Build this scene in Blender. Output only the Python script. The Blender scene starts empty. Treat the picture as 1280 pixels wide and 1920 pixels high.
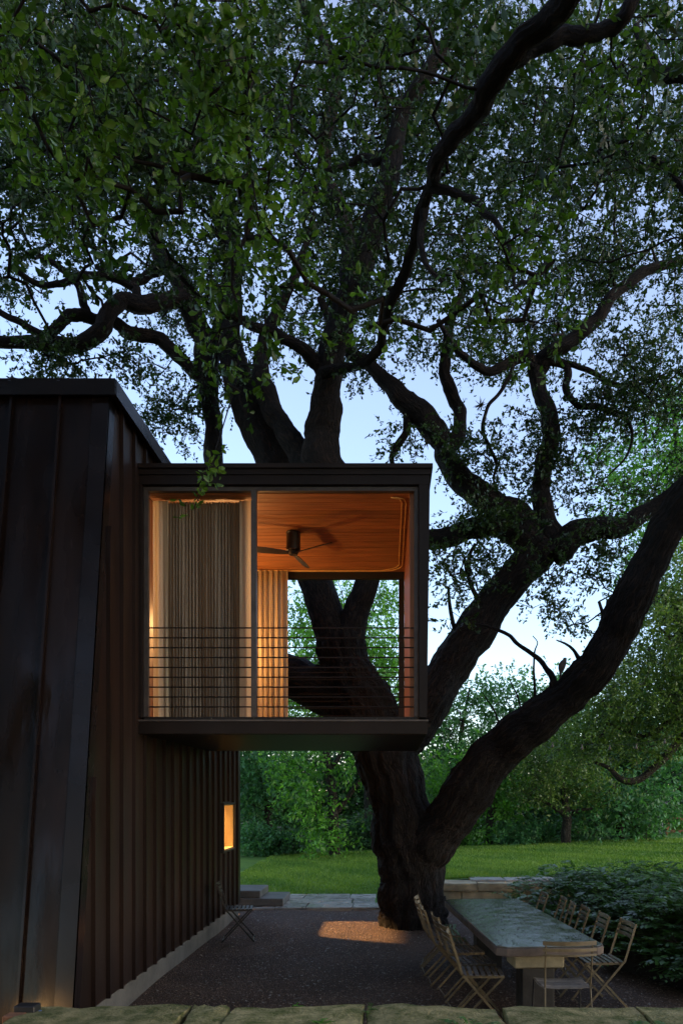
import bpy, math, random
import numpy as np
from mathutils import Vector, Matrix

R = math.radians
random.seed(7)
rng = np.random.default_rng(11)
scn = bpy.context.scene
COL = scn.collection

# ------------------------------------------------------------------ camera
F = 1500.0            # focal length in photo pixels
PX, PY, EYE = 728.0, 1490.0, 2.1
cd = bpy.data.cameras.new('camera')
cam = bpy.data.objects.new('camera', cd)
COL.objects.link(cam)
cam.location = (0, 0, EYE)
cam.rotation_euler = (R(90), 0, 0)
cd.sensor_fit = 'AUTO'
cd.sensor_width = 36
cd.lens = F / 1920 * 36
cd.shift_x = -(PX - 640) / 1920
cd.shift_y = (PY - 960) / 1920
cd.clip_start = 0.05
cd.clip_end = 2000
scn.camera = cam

# ------------------------------------------------------------------ sky, sun, exposure
SUN_EL, SUN_AZ = R(16), R(112)      # last soft light from the open side of the garden
w = bpy.data.worlds.new('World')
scn.world = w
w.use_nodes = True
nt = w.node_tree
bg = nt.nodes['Background']
sky = nt.nodes.new('ShaderNodeTexSky')
sky.sky_type = 'NISHITA'
sky.sun_disc = False
sky.sun_elevation = SUN_EL
sky.sun_rotation = SUN_AZ
sky.air_density = 1.0
sky.dust_density = 0.4
sky.ozone_density = 2.2
veil = nt.nodes.new('ShaderNodeMixRGB')       # thin high cloud, the same all over the sky
veil.blend_type = 'ADD'
veil.inputs[0].default_value = 1
veil.inputs[2].default_value = (0.50, 0.40, 0.48, 1)
nt.links.new(sky.outputs[0], veil.inputs[1])
nt.links.new(veil.outputs[0], bg.inputs[0])
bg.inputs[1].default_value = 0.15
sd = bpy.data.lights.new('sun', 'SUN')
sd.energy = 0.85
sd.angle = R(35)
sd.color = (1.0, 0.88, 0.78)
sun = bpy.data.objects.new('sun', sd)
COL.objects.link(sun)
dv = Vector((math.sin(SUN_AZ) * math.cos(SUN_EL), math.cos(SUN_AZ) * math.cos(SUN_EL), math.sin(SUN_EL)))
sun.rotation_euler = dv.to_track_quat('Z', 'Y').to_euler()
scn.view_settings.view_transform = 'Standard'
scn.view_settings.look = 'None'
scn.view_settings.exposure = 1.4
scn.view_settings.gamma = 1
scn.render.engine = 'CYCLES'
scn.cycles.use_denoising = True
scn.cycles.max_bounces = 8
scn.cycles.diffuse_bounces = 4
scn.cycles.transmission_bounces = 6
scn.cycles.sample_clamp_indirect = 4

# ------------------------------------------------------------------ helpers
def at(px, py, Y):
    s = F / Y
    return Vector(((px - PX) / s, Y, EYE + (PY - py) / s))

def tag(o, label=None, cat=None, group=None, kind=None):
    if label: o['label'] = label
    if cat: o['category'] = cat
    if group: o['group'] = group
    if kind: o['kind'] = kind
    return o

def empty(name, loc=(0, 0, 0), rz=0, parent=None):
    o = bpy.data.objects.new(name, None)
    COL.objects.link(o)
    o.location = loc
    o.rotation_euler = (0, 0, rz)
    o.empty_display_size = 0.1
    if parent: o.parent = parent
    return o

def link(name, me, parent=None, loc=None):
    o = bpy.data.objects.new(name, me)
    COL.objects.link(o)
    if parent is not None: o.parent = parent
    if loc is not None: o.location = loc
    return o

def mesh_np(name, V, Fc, mat, smooth=False, uv=None, tint=None):
    """V (n,3); Fc (m,k) same-size faces; uv per loop; tint per face -> attribute 'tint'"""
    me = bpy.data.meshes.new(name)
    V = np.asarray(V, dtype=np.float32); Fc = np.asarray(Fc, dtype=np.int32)
    m, k = Fc.shape
    me.vertices.add(len(V)); me.vertices.foreach_set('co', V.ravel())
    me.loops.add(m * k); me.loops.foreach_set('vertex_index', Fc.ravel())
    me.polygons.add(m)
    me.polygons.foreach_set('loop_start', np.arange(0, m * k, k, dtype=np.int32))
    me.polygons.foreach_set('loop_total', np.full(m, k, dtype=np.int32))
    if smooth: me.polygons.foreach_set('use_smooth', np.ones(m, dtype=bool))
    if uv is not None:
        l = me.uv_layers.new(name='UVMap'); l.data.foreach_set('uv', np.asarray(uv, dtype=np.float32).ravel())
    if tint is not None:
        a = me.attributes.new('tint', 'FLOAT', 'FACE'); a.data.foreach_set('value', np.asarray(tint, dtype=np.float32))
    me.update(calc_edges=True)
    if mat: me.materials.append(mat)
    return me

class MB:
    """collects simple solids into one mesh"""
    def __init__(self): self.v = []; self.f = []
    def add(self, vs, fs):
        b = len(self.v); self.v += [tuple(v) for v in vs]; self.f += [tuple(i + b for i in f) for f in fs]; return self
    def hexa(self, p):      # 8 points: bottom 4 ccw, top 4 ccw
        return self.add(p, [(0, 3, 2, 1), (4, 5, 6, 7), (0, 1, 5, 4), (1, 2, 6, 5), (2, 3, 7, 6), (3, 0, 4, 7)])
    def box(self, x0, x1, y0, y1, z0, z1):
        return self.hexa([(x0, y0, z0), (x1, y0, z0), (x1, y1, z0), (x0, y1, z0), (x0, y0, z1), (x1, y0, z1), (x1, y1, z1), (x0, y1, z1)])
    def prism(self, poly, a0, a1, axis):   # poly = 2D points, extruded along axis between a0, a1
        n = len(poly)
        def P(q, a):
            return {'x': (a, q[0], q[1]), 'y': (q[0], a, q[1]), 'z': (q[0], q[1], a)}[axis]
        vs = [P(q, a0) for q in poly] + [P(q, a1) for q in poly]
        fs = [tuple(range(n - 1, -1, -1)), tuple(range(n, 2 * n))] + [(i, (i + 1) % n, n + (i + 1) % n, n + i) for i in range(n)]
        return self.add(vs, fs)
    def bar(self, p0, p1, w, t, side=(1, 0, 0)):   # flat bar between points, w across `side`, t thick
        p0, p1 = Vector(p0), Vector(p1); d = (p1 - p0).normalized()
        s = Vector(side); s = (s - d * s.dot(d)).normalized(); n = d.cross(s)
        a, b = s * w / 2, n * t / 2
        return self.hexa([p0 - a - b, p0 + a - b, p0 + a + b, p0 - a + b, p1 - a - b, p1 + a - b, p1 + a + b, p1 - a + b])
    def rod(self, pts, r, n=8, cap=True):
        pts = [Vector(p) for p in pts]
        rr = r if isinstance(r, (list, tuple)) else [r] * len(pts)
        b = len(self.v); u = None
        for i, p in enumerate(pts):
            d = (pts[min(i + 1, len(pts) - 1)] - pts[max(i - 1, 0)]).normalized()
            if u is None: u = d.orthogonal().normalized()
            u = (u - d * u.dot(d)).normalized(); v = d.cross(u)
            for k in range(n):
                a = 2 * math.pi * k / n
                self.v.append(tuple(p + (u * math.cos(a) + v * math.sin(a)) * rr[i]))
        for i in range(len(pts) - 1):
            for k in range(n):
                k2 = (k + 1) % n
                self.f.append((b + i * n + k, b + i * n + k2, b + (i + 1) * n + k2, b + (i + 1) * n + k))
        if cap:
            self.f.append(tuple(b + k for k in range(n - 1, -1, -1)))
            e = b + (len(pts) - 1) * n
            self.f.append(tuple(e + k for k in range(n)))
        return self
    def mesh(self, name, mat, smooth=False, bevel=0):
        me = bpy.data.meshes.new(name); me.from_pydata(self.v, [], self.f)
        import bmesh
        bm = bmesh.new(); bm.from_mesh(me)
        bmesh.ops.recalc_face_normals(bm, faces=bm.faces)
        if bevel:
            bmesh.ops.bevel(bm, geom=bm.edges[:], offset=bevel, segments=1, affect='EDGES', clamp_overlap=True)
        bm.to_mesh(me); bm.free()
        if smooth:
            for p in me.polygons: p.use_smooth = True
        if mat: me.materials.append(mat)
        return me
    def build(self, name, mat, parent=None, smooth=False, bevel=0, loc=None):
        return link(name, self.mesh(name, mat, smooth, bevel), parent, loc)

def copy_tree(o, parent=None):
    c = o.copy(); COL.objects.link(c)
    if parent is not None: c.parent = parent
    for ch in list(o.children): copy_tree(ch, c)
    return c

# ------------------------------------------------------------------ materials
MATS = {}
def mat(name, col, rough=0.7, spec=0.5, metallic=0.0, var=0.25, vscale=6.0, bump=0.0, bscale=40.0,
        col2=None, stretch=(1, 1, 1), coat=0.0, rvar=0.0, coords='Object', detail=6, otone=0.22):
    m = bpy.data.materials.new(name); m.use_nodes = True
    n, l = m.node_tree.nodes, m.node_tree.links
    p = n['Principled BSDF']
    p.inputs['Roughness'].default_value = rough
    p.inputs['Specular IOR Level'].default_value = spec
    p.inputs['Metallic'].default_value = metallic
    p.inputs['Coat Weight'].default_value = coat
    tc = n.new('ShaderNodeTexCoord'); mp = n.new('ShaderNodeMapping')
    mp.inputs['Scale'].default_value = stretch
    l.new(tc.outputs[coords], mp.inputs[0])
    nz = n.new('ShaderNodeTexNoise'); nz.inputs['Scale'].default_value = vscale; nz.inputs['Detail'].default_value = detail
    nz.inputs['Roughness'].default_value = 0.6
    l.new(mp.outputs[0], nz.inputs[0])
    cr = n.new('ShaderNodeValToRGB')
    c2 = col2 or tuple(c * (1 - var) for c in col)
    cr.color_ramp.elements[0].color = (*c2, 1); cr.color_ramp.elements[0].position = 0.35
    cr.color_ramp.elements[1].color = (*tuple(min(1, c * (1 + var * .5)) for c in col), 1); cr.color_ramp.elements[1].position = 0.65
    oi = n.new('ShaderNodeObjectInfo'); orr = n.new('ShaderNodeMapRange'); orr.inputs[3].default_value = 1 - otone; orr.inputs[4].default_value = 1 + otone
    l.new(oi.outputs['Random'], orr.inputs[0])
    om = n.new('ShaderNodeVectorMath'); om.operation = 'SCALE'; l.new(cr.outputs[0], om.inputs[0]); l.new(orr.outputs[0], om.inputs['Scale'])
    l.new(nz.outputs[0], cr.inputs[0]); l.new(om.outputs[0], p.inputs['Base Color'])
    if rvar:
        mr = n.new('ShaderNodeMapRange'); mr.inputs[3].default_value = rough - rvar; mr.inputs[4].default_value = rough + rvar
        n2 = n.new('ShaderNodeTexNoise'); n2.inputs['Scale'].default_value = vscale * 0.7; n2.inputs['Detail'].default_value = 4
        l.new(mp.outputs[0], n2.inputs[0]); l.new(n2.outputs[0], mr.inputs[0]); l.new(mr.outputs[0], p.inputs['Roughness'])
        mr.inputs[1].default_value = 0.3; mr.inputs[2].default_value = 0.7
    if bump:
        nb = n.new('ShaderNodeTexNoise'); nb.inputs['Scale'].default_value = bscale; nb.inputs['Detail'].default_value = 5
        l.new(mp.outputs[0], nb.inputs[0])
        bp = n.new('ShaderNodeBump'); bp.inputs['Strength'].default_value = bump; bp.inputs['Distance'].default_value = 0.02
        l.new(nb.outputs[0], bp.inputs['Height']); l.new(bp.outputs[0], p.inputs['Normal'])
    MATS[name] = m
    return m

def leaf_mat(name, ca, cb, trans=0.35, rough=0.45, spec=0.4):
    """leaves: colour from the per-leaf 'tint' attribute, light passing through"""
    m = bpy.data.materials.new(name); m.use_nodes = True
    n, l = m.node_tree.nodes, m.node_tree.links
    p = n['Principled BSDF']; out = n['Material Output']
    p.inputs['Roughness'].default_value = rough; p.inputs['Specular IOR Level'].default_value = spec
    a = n.new('ShaderNodeAttribute'); a.attribute_name = 'tint'
    cr = n.new('ShaderNodeValToRGB')
    cr.color_ramp.elements[0].color = (*ca, 1); cr.color_ramp.elements[1].color = (*cb, 1)
    l.new(a.outputs['Fac'], cr.inputs[0]); l.new(cr.outputs[0], p.inputs['Base Color'])
    t = n.new('ShaderNodeBsdfTranslucent')
    g = n.new('ShaderNodeMixRGB'); g.blend_type = 'MULTIPLY'; g.inputs[0].default_value = 1; g.inputs[2].default_value = (1.3, 1.5, 0.6, 1)
    l.new(cr.outputs[0], g.inputs[1]); l.new(g.outputs[0], t.inputs[0])
    mx = n.new('ShaderNodeMixShader'); mx.inputs[0].default_value = trans
    l.new(p.outputs[0], mx.inputs[1]); l.new(t.outputs[0], mx.inputs[2]); l.new(mx.outputs[0], out.inputs[0])
    return m

def bark_mat(name, col, col2, su=14.0, sv=2.6):
    """furrowed bark: ridges run along the limb (uv v), broken and wandering"""
    m = bpy.data.materials.new(name); m.use_nodes = True
    n, l = m.node_tree.nodes, m.node_tree.links
    p = n['Principled BSDF']; p.inputs['Roughness'].default_value = 0.85; p.inputs['Specular IOR Level'].default_value = 0.25
    tc = n.new('ShaderNodeTexCoord')
    wn = n.new('ShaderNodeTexNoise'); wn.inputs['Scale'].default_value = 5; wn.inputs['Detail'].default_value = 3
    l.new(tc.outputs['UV'], wn.inputs[0])
    ad = n.new('ShaderNodeMixRGB'); ad.blend_type = 'ADD'; ad.inputs[0].default_value = 0.12
    l.new(tc.outputs['UV'], ad.inputs[1]); l.new(wn.outputs['Color'], ad.inputs[2])
    mp = n.new('ShaderNodeMapping'); mp.inputs['Scale'].default_value = (su, sv, 1); l.new(ad.outputs[0], mp.inputs[0])
    n1 = n.new('ShaderNodeTexNoise'); n1.inputs['Scale'].default_value = 1.6; n1.inputs['Detail'].default_value = 7; n1.inputs['Roughness'].default_value = .62
    l.new(mp.outputs[0], n1.inputs[0])
    ab = n.new('ShaderNodeMath'); ab.operation = 'SUBTRACT'; ab.inputs[1].default_value = .5; l.new(n1.outputs[0], ab.inputs[0])
    a2 = n.new('ShaderNodeMath'); a2.operation = 'ABSOLUTE'; l.new(ab.outputs[0], a2.inputs[0])
    mr = n.new('ShaderNodeMapRange'); mr.inputs[1].default_value = 0; mr.inputs[2].default_value = .16; l.new(a2.outputs[0], mr.inputs[0])
    n3 = n.new('ShaderNodeTexNoise'); n3.inputs['Scale'].default_value = 2.2; n3.inputs['Detail'].default_value = 5; l.new(tc.outputs['Object'], n3.inputs[0])
    cr = n.new('ShaderNodeValToRGB'); cr.color_ramp.elements[0].color = (*col2, 1); cr.color_ramp.elements[0].position = .1
    cr.color_ramp.elements[1].color = (*col, 1); cr.color_ramp.elements[1].position = .95
    l.new(mr.outputs[0], cr.inputs[0])
    mu = n.new('ShaderNodeMixRGB'); mu.blend_type = 'MULTIPLY'; mu.inputs[0].default_value = .6
    c3 = n.new('ShaderNodeValToRGB'); c3.color_ramp.elements[0].position = .35; c3.color_ramp.elements[0].color = (.45, .5, .42, 1); c3.color_ramp.elements[1].position = .62
    l.new(n3.outputs[0], c3.inputs[0]); l.new(cr.outputs[0], mu.inputs[1]); l.new(c3.outputs[0], mu.inputs[2]); l.new(mu.outputs[0], p.inputs['Base Color'])
    bp = n.new('ShaderNodeBump'); bp.inputs['Strength'].default_value = 1.0; bp.inputs['Distance'].default_value = 0.06
    l.new(mr.outputs[0], bp.inputs['Height']); l.new(bp.outputs[0], p.inputs['Normal'])
    return m

M_bark = bark_mat('oak_bark', (0.036, 0.021, 0.0135), (0.007, 0.0045, 0.0035))
M_bark2 = bark_mat('woodland_bark', (0.09, 0.08, 0.065), (0.03, 0.025, 0.02), 10, 2)
M_leaf_near = leaf_mat('oak_leaf_lit', (0.022, 0.055, 0.008), (0.105, 0.19, 0.025), 0.45, 0.4)  # near oak leaves: light from the front painted in as brighter green
M_leaf = leaf_mat('oak_leaf', (0.014, 0.032, 0.011), (0.05, 0.095, 0.024), 0.3, 0.4, 0.35)
M_leaf_teal = leaf_mat('cool_leaf', (0.035, 0.11, 0.04), (0.10, 0.26, 0.095), 0.38)
M_leaf_green = leaf_mat('bright_leaf', (0.05, 0.15, 0.02), (0.15, 0.36, 0.05), 0.42)
M_leaf_olive = leaf_mat('olive_leaf', (0.045, 0.095, 0.02), (0.14, 0.21, 0.045), 0.38)
M_leaf_dark = leaf_mat('dark_leaf', (0.022, 0.07, 0.026), (0.065, 0.16, 0.06), 0.35)
M_fern = leaf_mat('fern_leaf', (0.03, 0.09, 0.02), (0.12, 0.24, 0.045), 0.28, 0.34, 0.5)
M_grassblade = leaf_mat('grass_blade', (0.055, 0.15, 0.015), (0.19, 0.30, 0.035), 0.3, 0.5)

M_clad = mat('bronze_cladding', (0.017, 0.0085, 0.0055), 0.42, 0.3, var=0.35, vscale=2.2, stretch=(1, 1, 0.25), rvar=0.12, bump=0.04, bscale=2)
M_front = mat('dark_steel_panel', (0.010, 0.0055, 0.004), 0.26, 0.2, var=0.5, vscale=2.6, stretch=(1.6, 1, 0.4), rvar=0.2, bump=0.3, bscale=2.2)
M_trim = mat('dark_steel_trim', (0.010, 0.0065, 0.006), 0.26, 0.3, var=0.3, vscale=3, rvar=0.08)
M_fascia = mat('dark_bronze_fascia', (0.012, 0.0075, 0.006), 0.45, 0.22, var=0.3, vscale=3)
M_frame = mat('grey_steel_frame', (0.075, 0.062, 0.055), 0.45, 0.5, metallic=0.3, var=0.3, vscale=8)
M_black = mat('black_metal', (0.012, 0.011, 0.011), 0.45, 0.5, var=0.2)
M_rail = mat('dark_rail', (0.009, 0.007, 0.006), 0.5, 0.3, metallic=0.0, var=0.2)
M_wood = mat('cedar_ceiling', (0.36, 0.145, 0.05), 0.42, 0.4, var=0.35, vscale=3, stretch=(0.6, 7, 7), bump=0.05, bscale=12)
M_woodwall = mat('cedar_wall', (0.30, 0.12, 0.05), 0.5, 0.4, var=0.3, vscale=3, stretch=(7, 7, 0.6))
M_reveal = mat('plywood_reveal', (0.42, 0.29, 0.12), 0.55, 0.3, var=0.15, vscale=4, stretch=(5, 5, 0.7))
M_conc = mat('foundation_concrete', (0.10, 0.092, 0.078), 0.85, 0.3, var=0.3, vscale=3, bump=0.15, bscale=30)
M_brass = mat('brass_track', (0.75, 0.50, 0.18), 0.35, 0.5, metallic=0.2, var=0.1)
M_chair = mat('weathered_chair_paint', (0.13, 0.092, 0.042), 0.5, 0.5, var=0.35, vscale=14)
M_seat = mat('wet_grey_slat', (0.14, 0.12, 0.10), 0.2, 0.7, var=0.3, vscale=12)
M_chairdk = mat('dark_chair_paint', (0.018, 0.016, 0.015), 0.35, 0.6, var=0.3, vscale=14)
M_stone = mat('limestone', (0.36, 0.31, 0.20), 0.85, 0.3, var=0.35, vscale=4, bump=0.6, bscale=9)
M_mossy = mat('mossy_limestone', (0.26, 0.215, 0.10), 0.9, 0.25, vscale=9, col2=(0.075, 0.085, 0.02), bump=1.0, bscale=45, var=0.35, detail=12)
M_flag = mat('wet_flagstone', (0.36, 0.34, 0.31), 0.28, 0.6, var=0.35, vscale=3.5, bump=0.3, bscale=12, rvar=0.12)
M_stepstone = mat('shaded_step_stone', (0.13, 0.12, 0.11), 0.4, 0.4, var=0.3, vscale=4, bump=0.2, bscale=14)  # shade on the step faces is put into the stone colour
M_tabletop = mat('wet_stone_table', (0.075, 0.075, 0.062), 0.15, 0.8, var=0.5, vscale=9, bump=0.07, bscale=38, rvar=0.1)
M_tableedge = mat('table_edge_stone', (0.09, 0.065, 0.05), 0.7, 0.4, var=0.4, vscale=6, bump=0.3, bscale=16)
M_soil = mat('dark_soil', (0.05, 0.04, 0.03), 0.95, 0.2, var=0.4, vscale=1.5, bump=0.4, bscale=12)
M_rust = mat('rusty_wood', (0.16, 0.07, 0.035), 0.8, 0.3, var=0.4, vscale=10, bump=0.3)
M_grey = mat('grey_mesh_screen', (0.13, 0.14, 0.17), 0.8, 0.3, var=0.3, vscale=5)
M_bird = mat('dove_feathers', (0.10, 0.085, 0.075), 0.8, 0.3, var=0.3, vscale=20)
M_int = mat('plaster_interior', (0.45, 0.36, 0.24), 0.8, 0.3, var=0.1)
M_roof = mat('dark_roof_metal', (0.016, 0.013, 0.012), 0.4, 0.5, var=0.3, vscale=3)

def gravel_material():
    m = bpy.data.materials.new('gravel'); m.use_nodes = True
    n, l = m.node_tree.nodes, m.node_tree.links
    p = n['Principled BSDF']; p.inputs['Roughness'].default_value = 0.8; p.inputs['Specular IOR Level'].default_value = 0.35
    tc = n.new('ShaderNodeTexCoord')
    v = n.new('ShaderNodeTexVoronoi'); v.inputs['Scale'].default_value = 55; l.new(tc.outputs['Object'], v.inputs['Vector'])
    nz = n.new('ShaderNodeTexNoise'); nz.inputs['Scale'].default_value = 0.9; nz.inputs['Detail'].default_value = 6; l.new(tc.outputs['Object'], nz.inputs[0])
    c1 = n.new('ShaderNodeValToRGB')
    for e, (pos, c) in zip(c1.color_ramp.elements, ((0.0, (0.03, 0.017, 0.010)), (1.0, (0.16, 0.092, 0.055)))): e.position = pos; e.color = (*c, 1)
    l.new(v.outputs['Color'], c1.inputs[0])
    c2 = n.new('ShaderNodeValToRGB')
    for e, (pos, c) in zip(c2.color_ramp.elements, ((0.35, (0.55, 0.52, 0.5)), (0.65, (1, 1, 1)))): e.position = pos; e.color = (*c, 1)
    l.new(nz.outputs[0], c2.inputs[0])
    mu = n.new('ShaderNodeMixRGB'); mu.blend_type = 'MULTIPLY'; mu.inputs[0].default_value = 1
    l.new(c1.outputs[0], mu.inputs[1]); l.new(c2.outputs[0], mu.inputs[2]); l.new(mu.outputs[0], p.inputs['Base Color'])
    bp = n.new('ShaderNodeBump'); bp.inputs['Strength'].default_value = 1; bp.inputs['Distance'].default_value = 0.012; bp.invert = True
    l.new(v.outputs['Distance'], bp.inputs['Height']); l.new(bp.outputs[0], p.inputs['Normal'])
    return m
M_gravel = gravel_material()
M_pebble = leaf_mat('pebble', (0.04, 0.024, 0.014), (0.28, 0.18, 0.11), 0.0, 0.5, 0.5)
M_lawn = mat('lawn_turf', (0.095, 0.19, 0.022), 0.8, 0.3, vscale=0.8, col2=(0.05, 0.125, 0.015), bump=0.8, bscale=60, var=0.2, detail=10)

def curtain_material(name, col, trans):
    m = bpy.data.materials.new(name); m.use_nodes = True
    n, l = m.node_tree.nodes, m.node_tree.links
    p = n['Principled BSDF']; p.inputs['Roughness'].default_value = 0.9; p.inputs['Specular IOR Level'].default_value = 0.1
    tc = n.new('ShaderNodeTexCoord')
    nz = n.new('ShaderNodeTexNoise'); nz.inputs['Scale'].default_value = 120; l.new(tc.outputs['Object'], nz.inputs[0])
    cr = n.new('ShaderNodeValToRGB'); cr.color_ramp.elements[0].color = (*[c * .85 for c in col], 1); cr.color_ramp.elements[1].color = (*col, 1)
    l.new(nz.outputs[0], cr.inputs[0]); l.new(cr.outputs[0], p.inputs['Base Color'])
    t = n.new('ShaderNodeBsdfTranslucent'); l.new(cr.outputs[0], t.inputs[0])
    mx = n.new('ShaderNodeMixShader'); mx.inputs[0].default_value = trans
    l.new(p.outputs[0], mx.inputs[1]); l.new(t.outputs[0], mx.inputs[2]); l.new(mx.outputs[0], n['Material Output'].inputs[0])
    return m
M_curt_thin = curtain_material('sheer_linen', (0.75, 0.62, 0.42), 0.5)
M_curt_thick = curtain_material('lined_linen', (0.21, 0.185, 0.145), 0.11)

# ------------------------------------------------------------------ ground, gravel court, lawn
def grid(name, x0, x1, y0, y1, nx, ny, hf, mt, smooth=True):
    xs = np.linspace(x0, x1, nx); ys = np.linspace(y0, y1, ny)
    X, Y = np.meshgrid(xs, ys)
    V = np.stack([X, Y, hf(X, Y)], -1).reshape(-1, 3)
    i = np.arange((nx - 1) * (ny - 1)); r = i // (nx - 1); c = i % (nx - 1); a = r * nx + c
    Fc = np.stack([a, a + 1, a + nx + 1, a + nx], -1)
    return link(name, mesh_np(name, V, Fc, mt, smooth))

def wob(X, Y, s=1.0, k=0):
    return (np.sin(X * 1.7 * s + k) * np.cos(Y * 1.3 * s + 2 * k) + 0.5 * np.sin(X * 3.9 * s + Y * 2.7 * s + k))

tag(grid('ground', -300, 300, -80, 600, 40, 40, lambda X, Y: X * 0 - 0.12, M_soil), kind='structure')
tag(grid('gravel_court', -2.75, 9, 3.5, 14.62, 90, 90, lambda X, Y: 0.012 * wob(X, Y) - 0.01, M_gravel), kind='structure')
tag(grid('terrace', -9, 9, -14, 4.66, 30, 30, lambda X, Y: 0.45 + 0.01 * wob(X, Y), M_soil), kind='structure')

def smooth01(t):
    t = np.clip(t, 0, 1); return t * t * (3 - 2 * t)
def lawn_h(X, Y):
    rise = 0.5 * smooth01((X + 0.6) / 2.0)
    fade = smooth01((Y - 15) / 14)
    far = 0.0 + 0.55 * smooth01((X + 5) / 15)
    return rise * (1 - fade) + far * fade - 0.015 + 0.02 * wob(X * .4, Y * .4) * smooth01((Y - 17) / 3)
lawn = grid('lawn', -26, 30, 15.3, 46, 160, 120, lawn_h, M_lawn); tag(lawn, kind='structure')

def blades(n, x0, x1, y0, y1, power=1.6):
    y = y0 + (y1 - y0) * rng.random(n) ** power
    x = x0 + (x1 - x0) * rng.random(n)
    # keep to the widening wedge in view
    keep = (np.abs(x) < y * 0.5 + 1)
    x, y = x[keep], y[keep]
    m = len(x); z = lawn_h(x, y)
    h = rng.uniform(0.02, 0.06, m) * (1 + 0.4 * (y - y0) / 12); a = rng.random(m) * 2 * np.pi; wd = rng.uniform(.006, .012, m) * (1 + (y - y0) / 8)
    le = rng.normal(0, .02, (m, 2))
    V = np.empty((m, 3, 3))
    V[:, 0] = np.stack([x - np.cos(a) * wd, y - np.sin(a) * wd, z - .005], -1)
    V[:, 1] = np.stack([x + np.cos(a) * wd, y + np.sin(a) * wd, z - .005], -1)
    V[:, 2] = np.stack([x + le[:, 0], y + le[:, 1], z + h], -1)
    return V.reshape(-1, 3), np.arange(m * 3).reshape(m, 3), rng.random(m)
gv, gf, gt = blades(190000, -4, 14, 15.5, 28)
gt = np.clip(.5 + .28 * wob(gv[gf[:, 0], 0] * .9, gv[gf[:, 0], 1] * .9) + rng.normal(0, .22, len(gf)), 0, 1)
keep = ~((gv[gf[:, 0], 0] < 0.8) & (gv[gf[:, 0], 1] < 16.75))
g = link('grass', mesh_np('grass', gv, gf[keep], M_grassblade, tint=gt[keep])); tag(g, 'short mown green grass covering the lawn', 'grass', kind='stuff')

# pebbles lying proud of the gravel sheet
def pebbles(n):
    y = 5.3 + 9.2 * rng.random(n) ** 1.3; x = -2.6 + rng.random(n) * 7.5
    k = (x < y * 0.42) ; x, y = x[k], y[k]; m = len(x)
    r = rng.uniform(.004, .011, m); z = 0.012 * wob(x, y) - .01
    o = np.array([[1, 0, 0], [0, 1, 0], [-1, 0, 0], [0, -1, 0], [0, 0, .7], [0, 0, -.5]])
    a = rng.random(m) * 6.28; c, s = np.cos(a), np.sin(a)
    sx, sy = rng.uniform(.7, 1.4, m), rng.uniform(.7, 1.3, m)
    V = np.empty((m, 6, 3))
    for i, q in enumerate(o):
        lx, ly = q[0] * sx, q[1] * sy
        V[:, i] = np.stack([x + r * (lx * c - ly * s), y + r * (lx * s + ly * c), z + r * q[2] + r * .3], -1)
    tri = np.array([[0, 1, 4], [1, 2, 4], [2, 3, 4], [3, 0, 4]])
    Fc = (np.arange(m)[:, None, None] * 6 + tri[None]).reshape(-1, 3)
    return V.reshape(-1, 3), Fc, np.repeat(rng.random(m) ** 2, 4)
pv, pf, pt = pebbles(60000)
tag(link('gravel', mesh_np('gravel', pv, pf, M_pebble, tint=pt)), 'loose brown gravel pebbles on the courtyard floor', 'gravel', kind='stuff')

# stone path behind the court: flagstones
path = tag(MB().box(-3.2, 0.9, 14.72, 16.7, -0.11, -0.03).build('stone_path', M_soil), kind='structure')
def slab(x0, x1, y0, y1, z0, z1, j=0.012):
    q = lambda: random.uniform(-j, j)
    c = [(x0 + q(), y0 + q()), (x1 + q(), y0 + q()), (x1 + q(), y1 + q()), (x0 + q(), y1 + q())]
    dz = [random.uniform(-.006, .006) for _ in range(4)]
    return MB().hexa([(p[0], p[1], z0) for p in c] + [(p[0], p[1], z1 + dz[i]) for i, p in enumerate(c)])
for (y0, y1), off in (((14.66, 15.3), 0.0), ((15.32, 16.0), 0.35), ((16.02, 16.7), 0.1)):
    x = -3.3 + off
    while x < 0.75:
        wd = random.uniform(0.5, 0.95)
        slab(x, min(x + wd - 0.014, 0.9), y0, y1 - 0.01, -0.1, 0.03 + random.uniform(-.004, .004)).build('flagstone', M_flag, path, bevel=0.008)
        x += wd

# ------------------------------------------------------------------ dry stone walls, steps
def block(x0, x1, y0, y1, z0, z1, mt, parent, j=0.02, name='stone', seg=(8, 3, 2)):
    """a rough quarried block: subdivided box with worn faces"""
    nx, ny, nz = seg
    import bmesh
    bm = bmesh.new(); bmesh.ops.create_cube(bm, size=1)
    cuts = max(seg)
    bmesh.ops.subdivide_edges(bm, edges=bm.edges[:], cuts=6, use_grid_fill=True)
    k = random.random() * 50
    for v in bm.verts:
        u = v.co
        e = (abs(u.x) > .49) + (abs(u.y) > .49) + (abs(u.z) > .49)
        x = (x0 + x1) / 2 + u.x * (x1 - x0); y = (y0 + y1) / 2 + u.y * (y1 - y0); z = (z0 + z1) / 2 + u.z * (z1 - z0)
        pull = 0.0 if e < 2 else j * 0.4
        sx, sy, sz = [(-1 if c > 0 else 1) if abs(c) > .49 else 0 for c in u]
        n1 = math.sin(x * 7 + k) * math.cos(z * 9 + k) * .6 + math.sin(y * 8 + x * 5 + k) * .6 + random.uniform(-.5, .5)
        v.co = (x + sx * pull + j * .5 * math.sin(z * 11 + y * 6 + k), y + sy * pull + j * n1 * (abs(u.y) > .49), z + sz * pull + j * .6 * n1 * (abs(u.z) > .49))
    me = bpy.data.meshes.new(name); bm.to_mesh(me); bm.free()
    for p in me.polygons: p.use_smooth = True
    me.set_sharp_from_angle(angle=R(38))
    me.materials.append(mt)
    return link(name, me, parent)

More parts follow.
